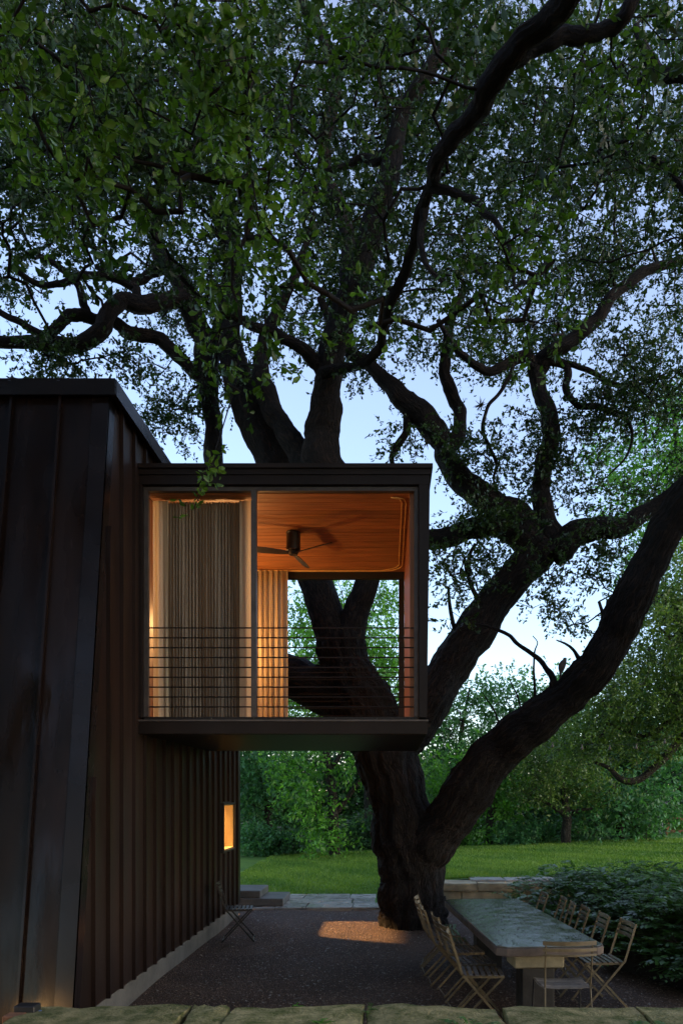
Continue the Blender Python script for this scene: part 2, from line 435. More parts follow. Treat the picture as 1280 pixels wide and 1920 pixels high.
fw = tag(empty('stone_wall', (0, 5, 0)), 'long mossy limestone wall of large blocks running across the very front', 'wall')
for x0, x1 in ((-2.34, -1.30), (-1.285, -1.03), (-1.018, -0.15), (-0.138, 0.72), (0.733, 1.62), (1.635, 3.2)):
    o = block(x0, x1, 4.62, 5.3, 0.4, 0.705, M_mossy, None, 0.022); o.parent = fw; o.location = (0, -5, 0)
for x0, x1 in ((-2.2, -0.9), (-0.885, 0.3), (0.315, 1.5), (1.515, 3.2)):
    o = block(x0, x1, 4.66, 5.22, -0.05, 0.395, M_mossy, None, 0.022); o.parent = fw; o.location = (0, -5, 0)

rw = tag(empty('retaining_wall', (1.8, 14.9, 0)), 'low limestone retaining wall of three courses at the lawn edge behind the table', 'wall')
for (z0, z1), xs, dy in (((-.05, .15), (0.75, 1.9, 3.4), 0.0), ((.155, .31), (0.72, 1.35, 2.3, 3.4), 0.02), ((.315, .47), (0.7, 1.65, 2.35, 3.4), -0.03)):
    for a, b in zip(xs[:-1], xs[1:]):
        o = block(a, b - .012, 14.75 + dy, 15.35, z0, z1, M_stone, None, 0.012); o.parent = rw; o.location = (-1.8, -14.9, 0)
for a, b in ((1.55, 2.2), (2.21, 2.95), (2.96, 3.7)):
    o = slab(a, b - .01, 15.0, 15.75, .45, .505).build('cap_slab', M_flag, rw, bevel=.008); o.location = (-1.8, -14.9, 0)

st = tag(empty('stone_steps', (-2.4, 15, 0)), 'two grey stone steps at the far corner of the metal house', 'steps')
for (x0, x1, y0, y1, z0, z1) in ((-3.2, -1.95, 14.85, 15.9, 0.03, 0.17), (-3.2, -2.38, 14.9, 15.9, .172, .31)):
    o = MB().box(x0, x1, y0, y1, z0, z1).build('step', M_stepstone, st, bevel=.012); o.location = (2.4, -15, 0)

# ------------------------------------------------------------------ metal clad house
WX = -2.6                 # plane of the side wall
ZB, ZT = 0.22, 5.83       # cladding bottom, top
YB, YT = 6.55, 7.44       # raked front: foot and head
YE = 14.05                # far end
house = tag(empty('metal_clad_house', (-4.5, 10, 0)), 'tall dark brown standing seam metal house with raked front wall', 'house')
HO = Vector((4.5, -10, 0))
def hp(mb, name, mt, parent=None, bevel=0):
    o = mb.build(name, mt, parent or house, bevel=bevel)
    if parent is None: o.location = HO
    return o
def rake(z): return YB + (YT - YB) * (z - ZB) / (ZT - ZB)
WY0, WY1, WZ0, WZ1 = 12.36, 13.25, 1.23, 1.94    # small side window

# structural core of the side wall with the window hole (inside the cladding)
cx0, cx1 = WX - 0.17, WX - 0.022
core = MB()
core.prism([(rake(ZB) + .05, ZB), (WY0, ZB), (WY0, ZT), (rake(ZT) + .05, ZT)], cx0, cx1, 'x')
core.box(cx0, cx1, WY1, YE - .02, ZB, ZT); core.box(cx0, cx1, WY0, WY1, ZB, WZ0); core.box(cx0, cx1, WY0, WY1, WZ1, ZT)
hp(core, 'wall_core', M_int)
# side panels
k = 0; y = YB + .1
ys = [YB - .02] + [6.65 + .37 * i for i in range(1, 20)] + [YE]
def clip_rake(y0, y1, z0=ZB, z1=ZT):
    poly = []
    pts = [(y0, z0), (y1, z0), (y1, z1), (y0, z1)]
    inside = lambda p: p[0] >= rake(p[1]) + .16
    for i, p in enumerate(pts):
        q = pts[(i + 1) % 4]; a, b = inside(p), inside(q)
        if a: poly.append(p)
        if a != b:
            lo, hi = 0.0, 1.0
            for _ in range(30):
                m = (lo + hi) / 2; c = (p[0] + (q[0] - p[0]) * m, p[1] + (q[1] - p[1]) * m)
                if inside(c) == a: lo = m
                else: hi = m
            poly.append((p[0] + (q[0] - p[0]) * lo, p[1] + (q[1] - p[1]) * lo))
    return poly
for i in range(len(ys) - 1):
    y0, y1 = ys[i] + .008, ys[i + 1] - .008
    dx = random.uniform(-.003, .003)
    mb = MB()
    if y1 > WY0 - .03 and y0 < WY1 + .03:
        a, b = max(y0, WY0 - .03), min(y1, WY1 + .03)
        if a > y0: mb.box(WX - .02, WX + dx, y0, a, ZB, ZT)
        if b < y1: mb.box(WX - .02, WX + dx, b, y1, ZB, ZT)
        mb.box(WX - .02, WX + dx, a, b, ZB, WZ0 - .03); mb.box(WX - .02, WX + dx, a, b, WZ1 + .03, ZT)
    else:
        poly = clip_rake(y0, y1)
        if len(poly) < 3: continue
        mb.prism(poly, WX - .02, WX + dx, 'x')
    hp(mb, 'panel', M_clad)
    # standing seam at the far edge of the panel
    if i < len(ys) - 2:
        ye = ys[i + 1]; poly = clip_rake(ye - .013, ye + .013)
        if WY0 - .05 < ye < WY1 + .05:
            hp(MB().box(WX - .018, WX + .038, ye - .013, ye + .013, ZB, WZ0 - .05).box(WX - .018, WX + .038, ye - .013, ye + .013, WZ1 + .05, ZT), 'seam', M_clad)
        elif len(poly) >= 3:
            hp(MB().prism(poly, WX - .018, WX + .038, 'x'), 'seam', M_clad)
# raked front panels
def raked(x0, x1, out, thick, z0=ZB - .35, z1=ZT):
    b, t = rake(z0), rake(z1)
    return MB().hexa([(x0, b - out, z0), (x1, b - out, z0), (x1, b + thick, z0), (x0, b + thick, z0), (x0, t - out, z1), (x1, t - out, z1), (x1, t + thick, z1), (x0, t + thick, z1)])
seams_x = [-3.03 - .45 * i for i in range(8)]
prev = WX - .14
for sx in seams_x:
    hp(raked(sx + .012, prev - .004, random.uniform(0, .004), .02), 'panel', M_front)
    hp(raked(sx - .011, sx + .011, .045, .018), 'seam', M_front)
    prev = sx - .008
hp(raked(WX - .14, WX + .012, .012, .02), 'corner_trim', M_trim)
# corner return on the side face
b, t = rake(ZB), rake(ZT)
hp(MB().hexa([(WX - .02, b - .008, ZB), (WX + .012, b - .008, ZB), (WX + .012, b + .155, ZB), (WX - .02, b + .155, ZB), (WX - .02, t - .008, ZT), (WX + .012, t - .008, ZT), (WX + .012, t + .155, ZT), (WX - .02, t + .155, ZT)]), 'corner_trim', M_trim)
# roof: cap flashing and seam fins
hp(MB().box(-7.4, WX + .07, YT - .06, YE + .05, ZT + .005, ZT + .075), 'roof', M_roof)
hp(MB().box(-7.45, WX + .09, YT - .085, YT - .062, ZT - .05, ZT + .10), 'roof_edge', M_trim)
hp(MB().box(WX + .072, WX + .095, YT - .06, YE + .05, ZT - .05, ZT + .10), 'roof_edge', M_trim)
for sx in [-3.03, -3.48, -3.93]:
    hp(MB().prism([(YT - .09, ZT + .076), (YT + .1, ZT + .076), (YT + .03, ZT + .15), (YT - .06, ZT + .12)], sx - .012, sx + .012, 'x'), 'roof_seam', M_roof)
# foundation, far end wall, back walls, floor
hp(MB().box(-7.3, WX - .005, YB + .25, YE - .12, -.1, ZB - .003), 'foundation', M_conc)
hp(MB().box(-7.3, WX - .025, YE - .015, YE + .03, ZB, ZT), 'wall', M_clad)
hp(MB().box(-7.35, -7.2, YB + 1.0, YE - .02, ZB, ZT), 'wall', M_clad)
hp(MB().box(-7.15, WX - .2, 11.4, 11.5, ZB + .01, ZT - .02), 'partition', M_int)
hp(MB().box(-7.15, WX - .2, 11.5, YE - .05, 3.6, 3.7), 'ceiling', M_int)
# side window: projecting dark frame, plywood reveal, pane
win = hp(MB().box(WX - .16, WX + .07, WY0 - .03, WY0 - .004, WZ0 - .03, WZ1 + .03)
         .box(WX - .16, WX + .065, WY1 + .004, WY1 + .03, WZ0 - .03, WZ1 + .03)
         .box(WX - .16, WX + .065, WY0 - .004, WY1 + .004, WZ1 + .004, WZ1 + .03)
         .box(WX - .16, WX + .065, WY0 - .004, WY1 + .004, WZ0 - .03, WZ0 - .004), 'window', M_black)
rv = MB().box(WX - .34, WX + .03, WY1 - .012, WY1, WZ0, WZ1).box(WX - .34, WX + .03, WY0, WY0 + .012, WZ0, WZ1)
rv.box(WX - .34, WX + .03, WY0 + .013, WY1 - .013, WZ0, WZ0 + .012).box(WX - .34, WX + .03, WY0 + .013, WY1 - .013, WZ1 - .012, WZ1)
rv.build('reveal', M_reveal, win)
M_glass = bpy.data.materials.new('window_glass'); M_glass.use_nodes = True
_n = M_glass.node_tree.nodes; _l = M_glass.node_tree.links
_t = _n.new('ShaderNodeBsdfTransparent'); _g = _n.new('ShaderNodeBsdfGlossy'); _g.inputs['Roughness'].default_value = .02
_f = _n.new('ShaderNodeFresnel'); _m = _n.new('ShaderNodeMixShader')
_l.new(_f.outputs[0], _m.inputs[0]); _l.new(_t.outputs[0], _m.inputs[1]); _l.new(_g.outputs[0], _m.inputs[2]); _l.new(_m.outputs[0], _n['Material Output'].inputs[0])
MB().box(WX - .30, WX - .292, WY0 + .014, WY1 - .014, WZ0 + .014, WZ1 - .014).build('pane', M_glass, win)

def lamp_light(name, loc, energy, col, radius, parent=None):
    ld = bpy.data.lights.new(name, 'POINT'); ld.energy = energy; ld.color = col; ld.shadow_soft_size = radius
    o = bpy.data.objects.new(name, ld); COL.objects.link(o); o.location = loc
    if parent: o.parent = parent
    return o
WARM = (1.0, 0.55, 0.20)
def bulb_mat(name, col, st):
    m = bpy.data.materials.new(name); m.use_nodes = True
    p = m.node_tree.nodes['Principled BSDF']; p.inputs['Base Color'].default_value = (.8, .7, .5, 1)
    p.inputs['Emission Color'].default_value = (*col, 1); p.inputs['Emission Strength'].default_value = st
    return m
M_bulb = bulb_mat('warm_bulb', WARM, 6)
pl = tag(empty('pendant_lamp', (-4.8, 13.2, 3.6)), 'warm pendant lamp inside the house behind the small lit window', 'lamp')
MB().rod([(0, 0, 0), (0, 0, -.42)], .006).build('cord', M_black, pl)
MB().rod([(0, 0, -.36), (0, 0, -.42)], [.02, .03], 12).build('lamp_holder', M_black, pl)
lamp_light('pendant_light', (0, 0, -.5), 3000, (1.0, .58, .22), .06, pl)

# ------------------------------------------------------------------ cantilevered room
BY0, BY1 = 8.33, 11.52
room = tag(empty('cantilevered_room', (-1.1, 10, 2.7)), 'glowing cantilevered timber lined room projecting from the metal house among oak limbs', 'room')
RO = Vector((1.1, -10, -2.7))
def rp(mb, name, mt, parent=None, bevel=0, smooth=False):
    o = mb.build(name, mt, parent or room, bevel=bevel, smooth=smooth)
    if parent is None: o.location = RO
    return o
XL, XR = -2.56, 0.31           # opening between jambs (inside)
ZF, ZC = 2.90, 5.28            # opening bottom/top
XO = 0.43
# roof slab + fascia
rp(MB().box(-2.595, XO, BY0 + .05, BY1, 5.335, 5.49), 'roof', M_roof)
rp(MB().box(-2.66, XO + .03, BY0 - .03, BY1 + .03, 5.495, 5.54), 'roof_cap', M_fascia)
rp(MB().box(-2.66, XO + .01, BY0 - .005, BY0 + .045, 5.435, 5.492), 'fascia', M_fascia)
rp(MB().box(-2.64, XO - .004, BY0 + .008, BY0 + .045, 5.335, 5.432), 'fascia', M_fascia)
rp(MB().hexa([(.318, BY0, 2.905), (.40, BY0, 2.905), (.40, BY1, 2.905), (.318, BY1, 2.905), (.318, BY0, 5.33), (XO, BY0, 5.33), (XO, BY1, 5.33), (.318, BY1, 5.33)]), 'wall', M_fascia)
rp(MB().box(-2.66, -2.565, BY0, BY0 + .16, 2.905, 5.33), 'corner_post', M_fascia)
rp(MB().box(-2.66, .405, BY0 - .004, BY0 + .05, 2.735, 2.86), 'sill_fascia', M_fascia)
rp(MB().box(-2.62, .415, BY0 - .02, BY0 + .05, 2.863, 2.88), 'sill_flashing', M_frame)
rp(MB().box(-2.62, .40, BY0 + .055, BY1, 2.73, 2.845), 'floor', M_fascia)
rp(MB().box(-2.55, .31, BY0 + .12, BY1 - .1, 2.85, 2.868), 'floor_boards', M_woodwall)
# steel window frame
fr = rp(MB().box(XL, XR, BY0 + .05, BY0 + .11, 5.283, 5.325), 'window_frame', M_frame)
MB().box(XL, XR, BY0 + .05, BY0 + .11, 2.885, 2.915).build('sill', M_rail, fr)
MB().box(-2.56, -2.515, BY0 + .05, BY0 + .11, 2.918, 5.28).build('jamb', M_frame, fr)
MB().box(.268, .31, BY0 + .05, BY0 + .11, 2.918, 5.28).build('jamb', M_frame, fr)
MB().box(-1.437, -1.383, BY0 + .045, BY0 + .115, 2.918, 5.28).build('mullion', M_frame, fr)
for i in range(9):
    z = 3.853 - i * .1038
    for a, b in ((-2.512, -1.44), (-1.38, .266)):
        MB().rod([(a, BY0 + .08, z), (b, BY0 + .08, z)], .0075, 6).build('rail', M_rail, fr)
for x in (-1.85, -1.41, -.98, -.55, -.12, .22):
    MB().rod([(x, BY0 + .038, 2.9), (x, BY0 + .05, 2.9)], .006, 6).build('screw', M_conc, fr)
# back opening
bf = rp(MB().box(-2.55, .31, BY1 - .1, BY1 - .03, 5.18, 5.33), 'window_frame', M_black)
MB().box(.145, .224, BY1 - .1, BY1 - .03, 2.9, 5.175).build('mullion', M_black, bf)
MB().box(-2.55, .31, BY1 - .1, BY1 - .03, 2.868, 2.9).build('sill', M_black, bf)
for i in range(9):
    z = 3.853 - i * .1038
    MB().rod([(-2.5, BY1 - .06, z), (.145, BY1 - .06, z)], .006, 6).build('rail', M_rail, bf)
# ceiling boards run across the room
ceil = rp(MB().box(-2.55, .315, BY0 + .12, BY1 - .02, 5.296, 5.33), 'ceiling', M_black)
nb = 24; y0 = BY0 + .125; dy = (BY1 - .105 - y0) / nb
for i in range(nb):
    MB().box(-2.55, .31, y0 + i * dy + .005, y0 + (i + 1) * dy - .002, 5.278 + random.uniform(0, .003), 5.295).build('plank', M_wood, ceil)
# interior side walls
rwl = rp(MB().box(.225, .316, BY0 + .12, BY1 - .11, 2.87, 5.277), 'wall_lining', M_woodwall)
rp(MB().box(-2.594, -2.56, BY0 + .17, BY1 - .11, 2.87, 5.277), 'wall_lining', M_woodwall)

# curtain track on the ceiling (two thin lines with a rounded corner)
tr = tag(empty('curtain_track', (0, 10, 5.26)), 'thin double brass curtain track curving round the ceiling corner', 'curtain track')
for off in (0, .045):
    x1, yb, r = .19 - off, BY1 - .17 - off, .32
    pts = [(x1 - .12, BY0 + .2, 5.268), (x1 - .03, BY0 + .24, 5.268), (x1, BY0 + .36, 5.268)]
    pts += [(x1, BY0 + .6 + j * .4, 5.268) for j in range(6)]
    pts += [(x1 - r + r * math.cos(a), yb - r + r * math.sin(a), 5.268) for a in [R(90 * j / 8) for j in range(9)]]
    pts += [(-1.0, yb, 5.268), (-2.5, yb, 5.268)]
    MB().rod([Vector(p) - Vector((0, 10, 5.26)) for p in pts], .007, 6).build('track_rail', M_brass, tr)

# curtains
def curtain_mesh(name, x0, x1, y, z0, z1, n, amp, wl, mt, top_tight=.5, seed=0, flare=0.0):
    rr = np.random.default_rng(seed)
    nz = 14
    u = np.linspace(0, 1, n); L = x1 - x0
    ph = np.cumsum(rr.uniform(.6, 1.4, n)); ph = ph / ph[-1] * (L / wl) * 2 * np.pi
    V = []
    for j in range(nz):
        t = j / (nz - 1); z = z0 + (z1 - z0) * t
        a = amp * (1 - top_tight * t)
        yy = y + a * np.sin(ph + .25 * np.sin(3 * t + u * 9)) + .35 * a * np.sin(2.3 * ph + 4 * t)
        xx = x0 + L * u + .3 * a * np.cos(ph * 1.1 + t) + flare * (1 - t) * (u - .5)
        V.append(np.stack([xx, yy, np.full(n, z)], -1))
    V = np.concatenate(V)
    i = np.arange((n - 1) * (nz - 1)); rw_ = i // (n - 1); c = i % (n - 1); a = rw_ * n + c
    return mesh_np(name, V, np.stack([a, a + 1, a + n + 1, a + n], -1), mt, True)
cf = tag(empty('curtain', (-2.0, 8.6, 2.87)), 'pale pleated linen curtain drawn across the front bay of the room', 'curtain')
CO = (2.0, -8.6, -2.87)
link('drape', curtain_mesh('side_drape', -2.53, -2.36, 8.60, 2.88, 5.262, 30, .012, .09, M_curt_thin, .3, 1), cf, CO)
link('pleated_drape', curtain_mesh('pleated_drape', -2.45, -1.56, 8.66, 2.88, 5.262, 620, .024, .035, M_curt_thick, .25, 2), cf, CO)
link('drape', curtain_mesh('leading_drape', -1.60, -1.455, 8.60, 2.88, 5.262, 30, .008, .10, M_curt_thin, .3, 3), cf, CO)
cb = tag(empty('curtain', (-1.7, 11.3, 2.87)), 'glowing amber linen curtain hanging in soft folds at the back of the room', 'curtain')
link('drape', curtain_mesh('drape', -2.45, -1.41, 11.30, 2.88, 5.262, 420, .045, .075, M_curt_thin, .35, 4), cb, (1.7, -11.3, -2.87))

# ceiling fan
fan = tag(empty('ceiling_fan', (-1.15, 9.68, 5.277)), 'black three blade ceiling fan hung from the timber ceiling', 'ceiling fan')
MB().rod([(0, 0, 0), (0, 0, -.015), (0, 0, -.02), (0, 0, -.22), (0, 0, -.235)], [.085, .09, .085, .085, .06], 24).build('motor_housing', M_black, fan, smooth=False)
MB().rod([(0, 0, -.236), (0, 0, -.275)], [.07, .05], 20).build('hub', M_black, fan)
for a in (200, 320, 80):
    ca, sa = math.cos(R(a)), math.sin(R(a))
    secs = []
    for r_, wd in ((.05, .022), (.15, .04), (.35, .052), (.55, .046), (.63, .022)):
        for sgn in (-1, 1):
            for dz in (-.004, .004):
                q = sgn * wd
                secs.append((ca * r_ - sa * q, sa * r_ + ca * q, -.255 + dz + q * .35))
    fs = []
    for i in range(4):
        b0, b1 = i * 4, i * 4 + 4
        fs += [(b0, b0 + 2, b1 + 2, b1), (b0 + 1, b1 + 1, b1 + 3, b0 + 3), (b0, b1, b1 + 1, b0 + 1), (b0 + 2, b0 + 3, b1 + 3, b1 + 2)]
    fs += [(0, 1, 3, 2), (16, 18, 19, 17)]
    MB().add(secs, fs).build('blade', M_black, fan)

# wall lamp behind the front curtain (its glow is what the photo shows)
for nm, loc, en, lb in (('wall_lamp', (-2.50, 9.95, 4.15), 55, 'small warm wall lamp on the timber wall behind the front curtain'),
                        ('wall_lamp', (-2.50, 10.85, 4.0), 40, 'small warm wall lamp near the back curtain of the room')):
    o = tag(empty(nm, loc), lb, 'lamp')
    MB().box(-.058, -.045, -.05, .05, -.08, .08).build('wall_plate', M_black, o)
    MB().rod([(-.05, 0, -.05), (.32, 0, -.05), (.32, 0, -.02)], .008).build('arm', M_black, o)
    MB().rod([(.32, 0, -.02), (.32, 0, .0)], [.035, .04], 14).build('lamp_cup', M_black, o)
    lamp_light('wall_light', (.32, 0, .09), en * .35, (1.0, .52, .18), .06, o)

# ------------------------------------------------------------------ main house behind the viewer (its lit windows warm the court)
mh = tag(empty('garden_house', (0, -9.5, 0.45)), 'pale main house behind the viewpoint with lit windows', 'house')
MB().box(-9, 9, -.3, 0, -.5, 6.2).build('wall', M_int, mh)
MB().prism([(-.8, 6.2), (.6, 6.2), (.6, 6.35), (-.8, 7.6)], -9.6, 9.6, 'x').build('roof', M_roof, mh)
M_litwin = bulb_mat('lit_window_pane', (1.0, .62, .26), 1.5)
for x in (-5.2, -1.6, 2.0):
    wf = MB().box(x - .06, x, 0, .06, .3, 2.7).box(x + 2.2, x + 2.26, 0, .06, .3, 2.7).box(x, x + 2.2, 0, .06, 2.64, 2.7).box(x, x + 2.2, 0, .06, .3, .36).box(x + 1.07, x + 1.13, 0, .06, .36, 2.64).build('window', M_black, mh)
    for a in (x, x + 1.13): MB().box(a + .003, a + 1.067, .012, .02, .363, 2.637).build('pane', M_litwin, wf)

# ------------------------------------------------------------------ tree machinery
def catmull(P, n):
    P = np.asarray(P, dtype=float)
    P = np.vstack([2 * P[0] - P[1], P, 2 * P[-1] - P[-2]])
    out = []
    for i in range(1, len(P) - 2):
        for t in np.linspace(0, 1, n, endpoint=False):
            a, b, c, d = P[i - 1], P[i], P[i + 1], P[i + 2]
            out.append(.5 * ((2 * b) + (-a + c) * t + (2 * a - 5 * b + 4 * c - d) * t * t + (-a + 3 * b - 3 * c + d) * t ** 3))
    out.append(P[-2])
    return np.array(out)

def tube_arrays(pts, rad, n, lump=0.0, seed=0, ridge=0.0):
    """round tube with bark lumps; returns verts, quad faces, loop uv"""
    pts = np.asarray(pts); m = len(pts)
    rr = np.random.default_rng(seed)
    T = np.gradient(pts, axis=0)
    if m > 8:
        K = np.ones(5) / 5; Tp = np.vstack([T[:1]] * 2 + [T] + [T[-1:]] * 2); T = np.stack([np.convolve(Tp[:, a], K, 'valid') for a in range(3)], -1)
    T /= np.linalg.norm(T, axis=1)[:, None] + 1e-9
    u = np.cross(T[0], [0.3, 0.9, 0.2]); u /= np.linalg.norm(u)
    L = np.concatenate([[0], np.cumsum(np.linalg.norm(np.diff(pts, axis=0), axis=1))])
    ang = np.linspace(0, 2 * np.pi, n, endpoint=False)
    V = np.empty((m, n, 3)); ph = rr.random(6) * 6.28
    for i in range(m):
        u = u - T[i] * u.dot(T[i]); u /= np.linalg.norm(u); v = np.cross(T[i], u)
        k = 1 + lump * (.45 * np.sin(3 * ang + ph[0] + L[i] * 2.1) + .35 * np.sin(5 * ang + ph[1] - L[i] * 3.0) + .5 * np.sin(2 * ang + ph[2] + L[i] * 4.4) * np.sin(L[i] * 3 + ph[3]) + .2 * np.sin(L[i] * 4 + ph[4])) + lump * .35 * rr.normal(0, 1, n) + (ridge * (np.abs(np.sin(6.5 * ang + ph[5] + 1.3 * np.sin(L[i] * 2.3 + ph[0]) + .5 * np.sin(3 * ang + L[i] * 5))) - .6) if ridge else 0)
        V[i] = pts[i] + (np.cos(ang)[:, None] * u + np.sin(ang)[:, None] * v) * (rad[i] * k)[:, None]
    i = np.arange((m - 1) * n); r = i // n; c = i % n; c2 = (c + 1) % n
    Fq = np.stack([r * n + c, r * n + c2, (r + 1) * n + c2, (r + 1) * n + c], -1)
    rm = float(np.mean(rad)) * 6.28
    u0 = c / n * rm; u1 = (c + 1) / n * rm
    uv = np.stack([np.stack([u0, L[r]], -1), np.stack([u1, L[r]], -1), np.stack([u1, L[r + 1]], -1), np.stack([u0, L[r + 1]], -1)], 1)
    return V.reshape(-1, 3), Fq, uv.reshape(-1, 2)

def limb(name, ctrl, parent, mt, n=18, lump=0.06, seed=0, sub=8, ridge=0.0):
    """ctrl: (px, py, Y, r_px) -> a tapering limb in world space, plus its nodes"""
    P = np.array([[*at(c[0], c[1], c[2]), c[3] * c[2] / F] for c in ctrl])
    C = catmull(P, sub)
    rr = np.random.default_rng(seed + 100)
    m = len(C); L = np.arange(m)
    wobb = sum(a * np.sin(L[:, None] * f + rr.random(3) * 6.28) for a, f in ((.6, .28), (.35, .6), (.15, 1.1)))
    edge = np.minimum(1, np.minimum(L, m - 1 - L) / 4)[:, None]
    C[:, :3] += wobb * edge * np.where(C[:, 3:4] > .2, .02, np.minimum(C[:, 3:4], .09) * .36)
    rad = np.maximum(C[:, 3] * (1 + .035 * np.sin(L * .31 + seed) + .025 * np.sin(L * .77 + seed * 2)), .004)
    V, Fq, uv = tube_arrays(C[:, :3], rad, n, lump, seed, ridge)
    # close the tip
    o = link(name, mesh_np(name, V, Fq, mt, True, uv), parent)
    return C

def leaves(pos, dirs, ln, wd, tint, near=False):
    """leaf blades at pos pointing along dirs; folded at the midrib"""
    n = len(pos)
    up = rng.normal(0, .75, (n, 3)); up[:, 2] += .9
    d = dirs / (np.linalg.norm(dirs, axis=1)[:, None] + 1e-9)
    s = np.cross(d, up); s /= np.linalg.norm(s, axis=1)[:, None] + 1e-9
    nn = np.cross(s, d)
    ln = ln[:, None]; wd = wd[:, None]
    if near:
        fold = .18 * wd
        V = np.stack([pos, pos + d * ln * .3 + s * wd * .36 - nn * fold, pos + d * ln * .68 + s * wd * .5 - nn * fold, pos + d * ln - nn * ln * .10,
                      pos + d * ln * .68 - s * wd * .5 - nn * fold, pos + d * ln * .3 - s * wd * .36 - nn * fold, pos + d * ln * .5 + nn * fold * .2], 1)
        tri = np.array([[0, 1, 6], [1, 2, 6], [2, 3, 6], [3, 4, 6], [4, 5, 6], [5, 0, 6]])
        k = 7
    else:
        V = np.stack([pos, pos + d * ln * .58 + s * wd * .5 - nn * wd * .12, pos + d * ln, pos + d * ln * .58 - s * wd * .5 - nn * wd * .12], 1)
        tri = np.array([[0, 1, 2], [0, 2, 3]]); k = 4
    Fc = (np.arange(n)[:, None, None] * k + tri[None]).reshape(-1, 3)
    return V.reshape(-1, 3), Fc, np.repeat(tint, len(tri))

def shoots(centers, rad, nsh, nlf, leaf, near=False, droop=.15, shoot_len=.22, flat=.75):
    """each clump centre becomes nsh leafy shoots of nlf leaves"""
    n = len(centers)
    base = np.repeat(centers, nsh, 0) + rng.normal(0, 1, (n * nsh, 3)) * np.repeat(rad, nsh)[:, None] * np.array([.6, .6, .6 * flat])
    dirs = rng.normal(0, 1, (n * nsh, 3)); dirs += (base - np.repeat(centers, nsh, 0)) / (np.repeat(rad, nsh)[:, None]) * .9
    dirs[:, 2] -= droop; dirs /= np.linalg.norm(dirs, axis=1)[:, None]
    ctint = np.repeat(np.clip(rng.normal(.45, .27, n), 0, 1), nsh * nlf)
    t = np.tile(np.linspace(.05, 1, nlf), n * nsh)
    S = np.repeat(dirs, nlf, 0); B = np.repeat(base, nlf, 0)
    sl = np.repeat(rng.uniform(.6, 1.3, n * nsh) * shoot_len, nlf)
    pos = B + S * (t * sl)[:, None]; pos[:, 2] -= .12 * sl * t ** 2
    ld = rng.normal(0, .75, pos.shape) + S * .7
    m = len(pos)
    lf = np.repeat(np.repeat(leaf, nsh) if np.ndim(leaf) else np.full(n * nsh, leaf), nlf)
    ln = lf * rng.uniform(.5, 1.35, m); wd = ln * rng.uniform(.42, .6, m)
    tint = np.clip(ctint + rng.normal(0, .2, m), 0, 1)
    V, Fc, ft = leaves(pos, ld, ln, wd, tint, near)
    return V, Fc, ft, base, base + dirs * (np.repeat(rng.uniform(.6, 1.3, n), nsh) * shoot_len)[:, None]

def twigs_mesh(A, B, r0, r1):
    """many thin 3-sided twigs from A to B"""
    n = len(A); d = B - A; L = np.linalg.norm(d, axis=1)[:, None] + 1e-9; d = d / L
    ref = np.where(np.abs(d[:, 2:3]) > .9, np.array([[1., 0, 0]]), np.array([[0, 0, 1.]]))
    u = np.cross(d, ref); u /= np.linalg.norm(u, axis=1)[:, None]; v = np.cross(d, u)
    V = np.empty((n, 6, 3))
    for k in range(3):
        a = 2 * np.pi * k / 3
        o = u * np.cos(a) + v * np.sin(a)
        V[:, k] = A + o * np.reshape(r0, (-1, 1)); V[:, 3 + k] = B + o * np.reshape(r1, (-1, 1))
    q = np.array([[0, 1, 4, 3], [1, 2, 5, 4], [2, 0, 3, 5]])
    return V.reshape(-1, 3), (np.arange(n)[:, None, None] * 6 + q[None]).reshape(-1, 4)

def cat_meshes(parts):
    vs, fs, off = [], [], 0
    for V, Fc in parts:
        vs.append(V); fs.append(Fc + off); off += len(V)
    return np.concatenate(vs), np.concatenate(fs)

def grow(nodes, nrad, targets, wav=.16, step=.24, base_r=.0042, rmax=.022):
    """join every clump to the nearest wood, nearest first; radii from how much hangs on each twig"""
    N = list(map(tuple, nodes)); NP = np.array(nodes, dtype=float)
    par = [-1] * len(N); cap = 90000
    buf = np.empty((cap, 3)); buf[:len(NP)] = NP; cnt = len(NP)
    parent = np.full(cap, -1)
    d0 = np.array([np.min(np.sum((NP - t) ** 2, 1)) for t in targets])
    tips = []
    for ti in np.argsort(d0):
        t = targets[ti]
        D = np.sum((buf[:cnt] - t) ** 2, 1)
        j = int(np.argmin(D)); L = math.sqrt(D[j])
        k = max(1, int(round(L / step))); p0 = buf[j].copy(); prev = j
        bend = rng.normal(0, wav * L * .6, 3); bend[2] += .08 * L
        for i in range(1, k + 1):
            f = i / k
            q = p0 + (t - p0) * f + bend * math.sin(f * math.pi) + (rng.normal(0, wav * step, 3) if i < k else 0)
            buf[cnt] = q; parent[cnt] = prev; prev = cnt; cnt += 1
        tips.append(prev)
    load = np.zeros(cnt)
    for t in tips: load[t] += 1
    for i in range(cnt - 1, len(NP) - 1, -1):
        if parent[i] >= 0: load[parent[i]] += load[i]
    idx = np.arange(len(NP), cnt)
    rad = np.minimum(base_r * np.maximum(load, 1) ** .45, rmax)
    A = buf[parent[idx]]; B = buf[idx]
    isroot = parent[idx] < len(NP)
    r0 = np.where(isroot, rad[idx] * 1.15, np.minimum(rad[parent[idx]], rad[idx] * 1.6)); r1 = rad[idx]
    return A, B, r0, r1

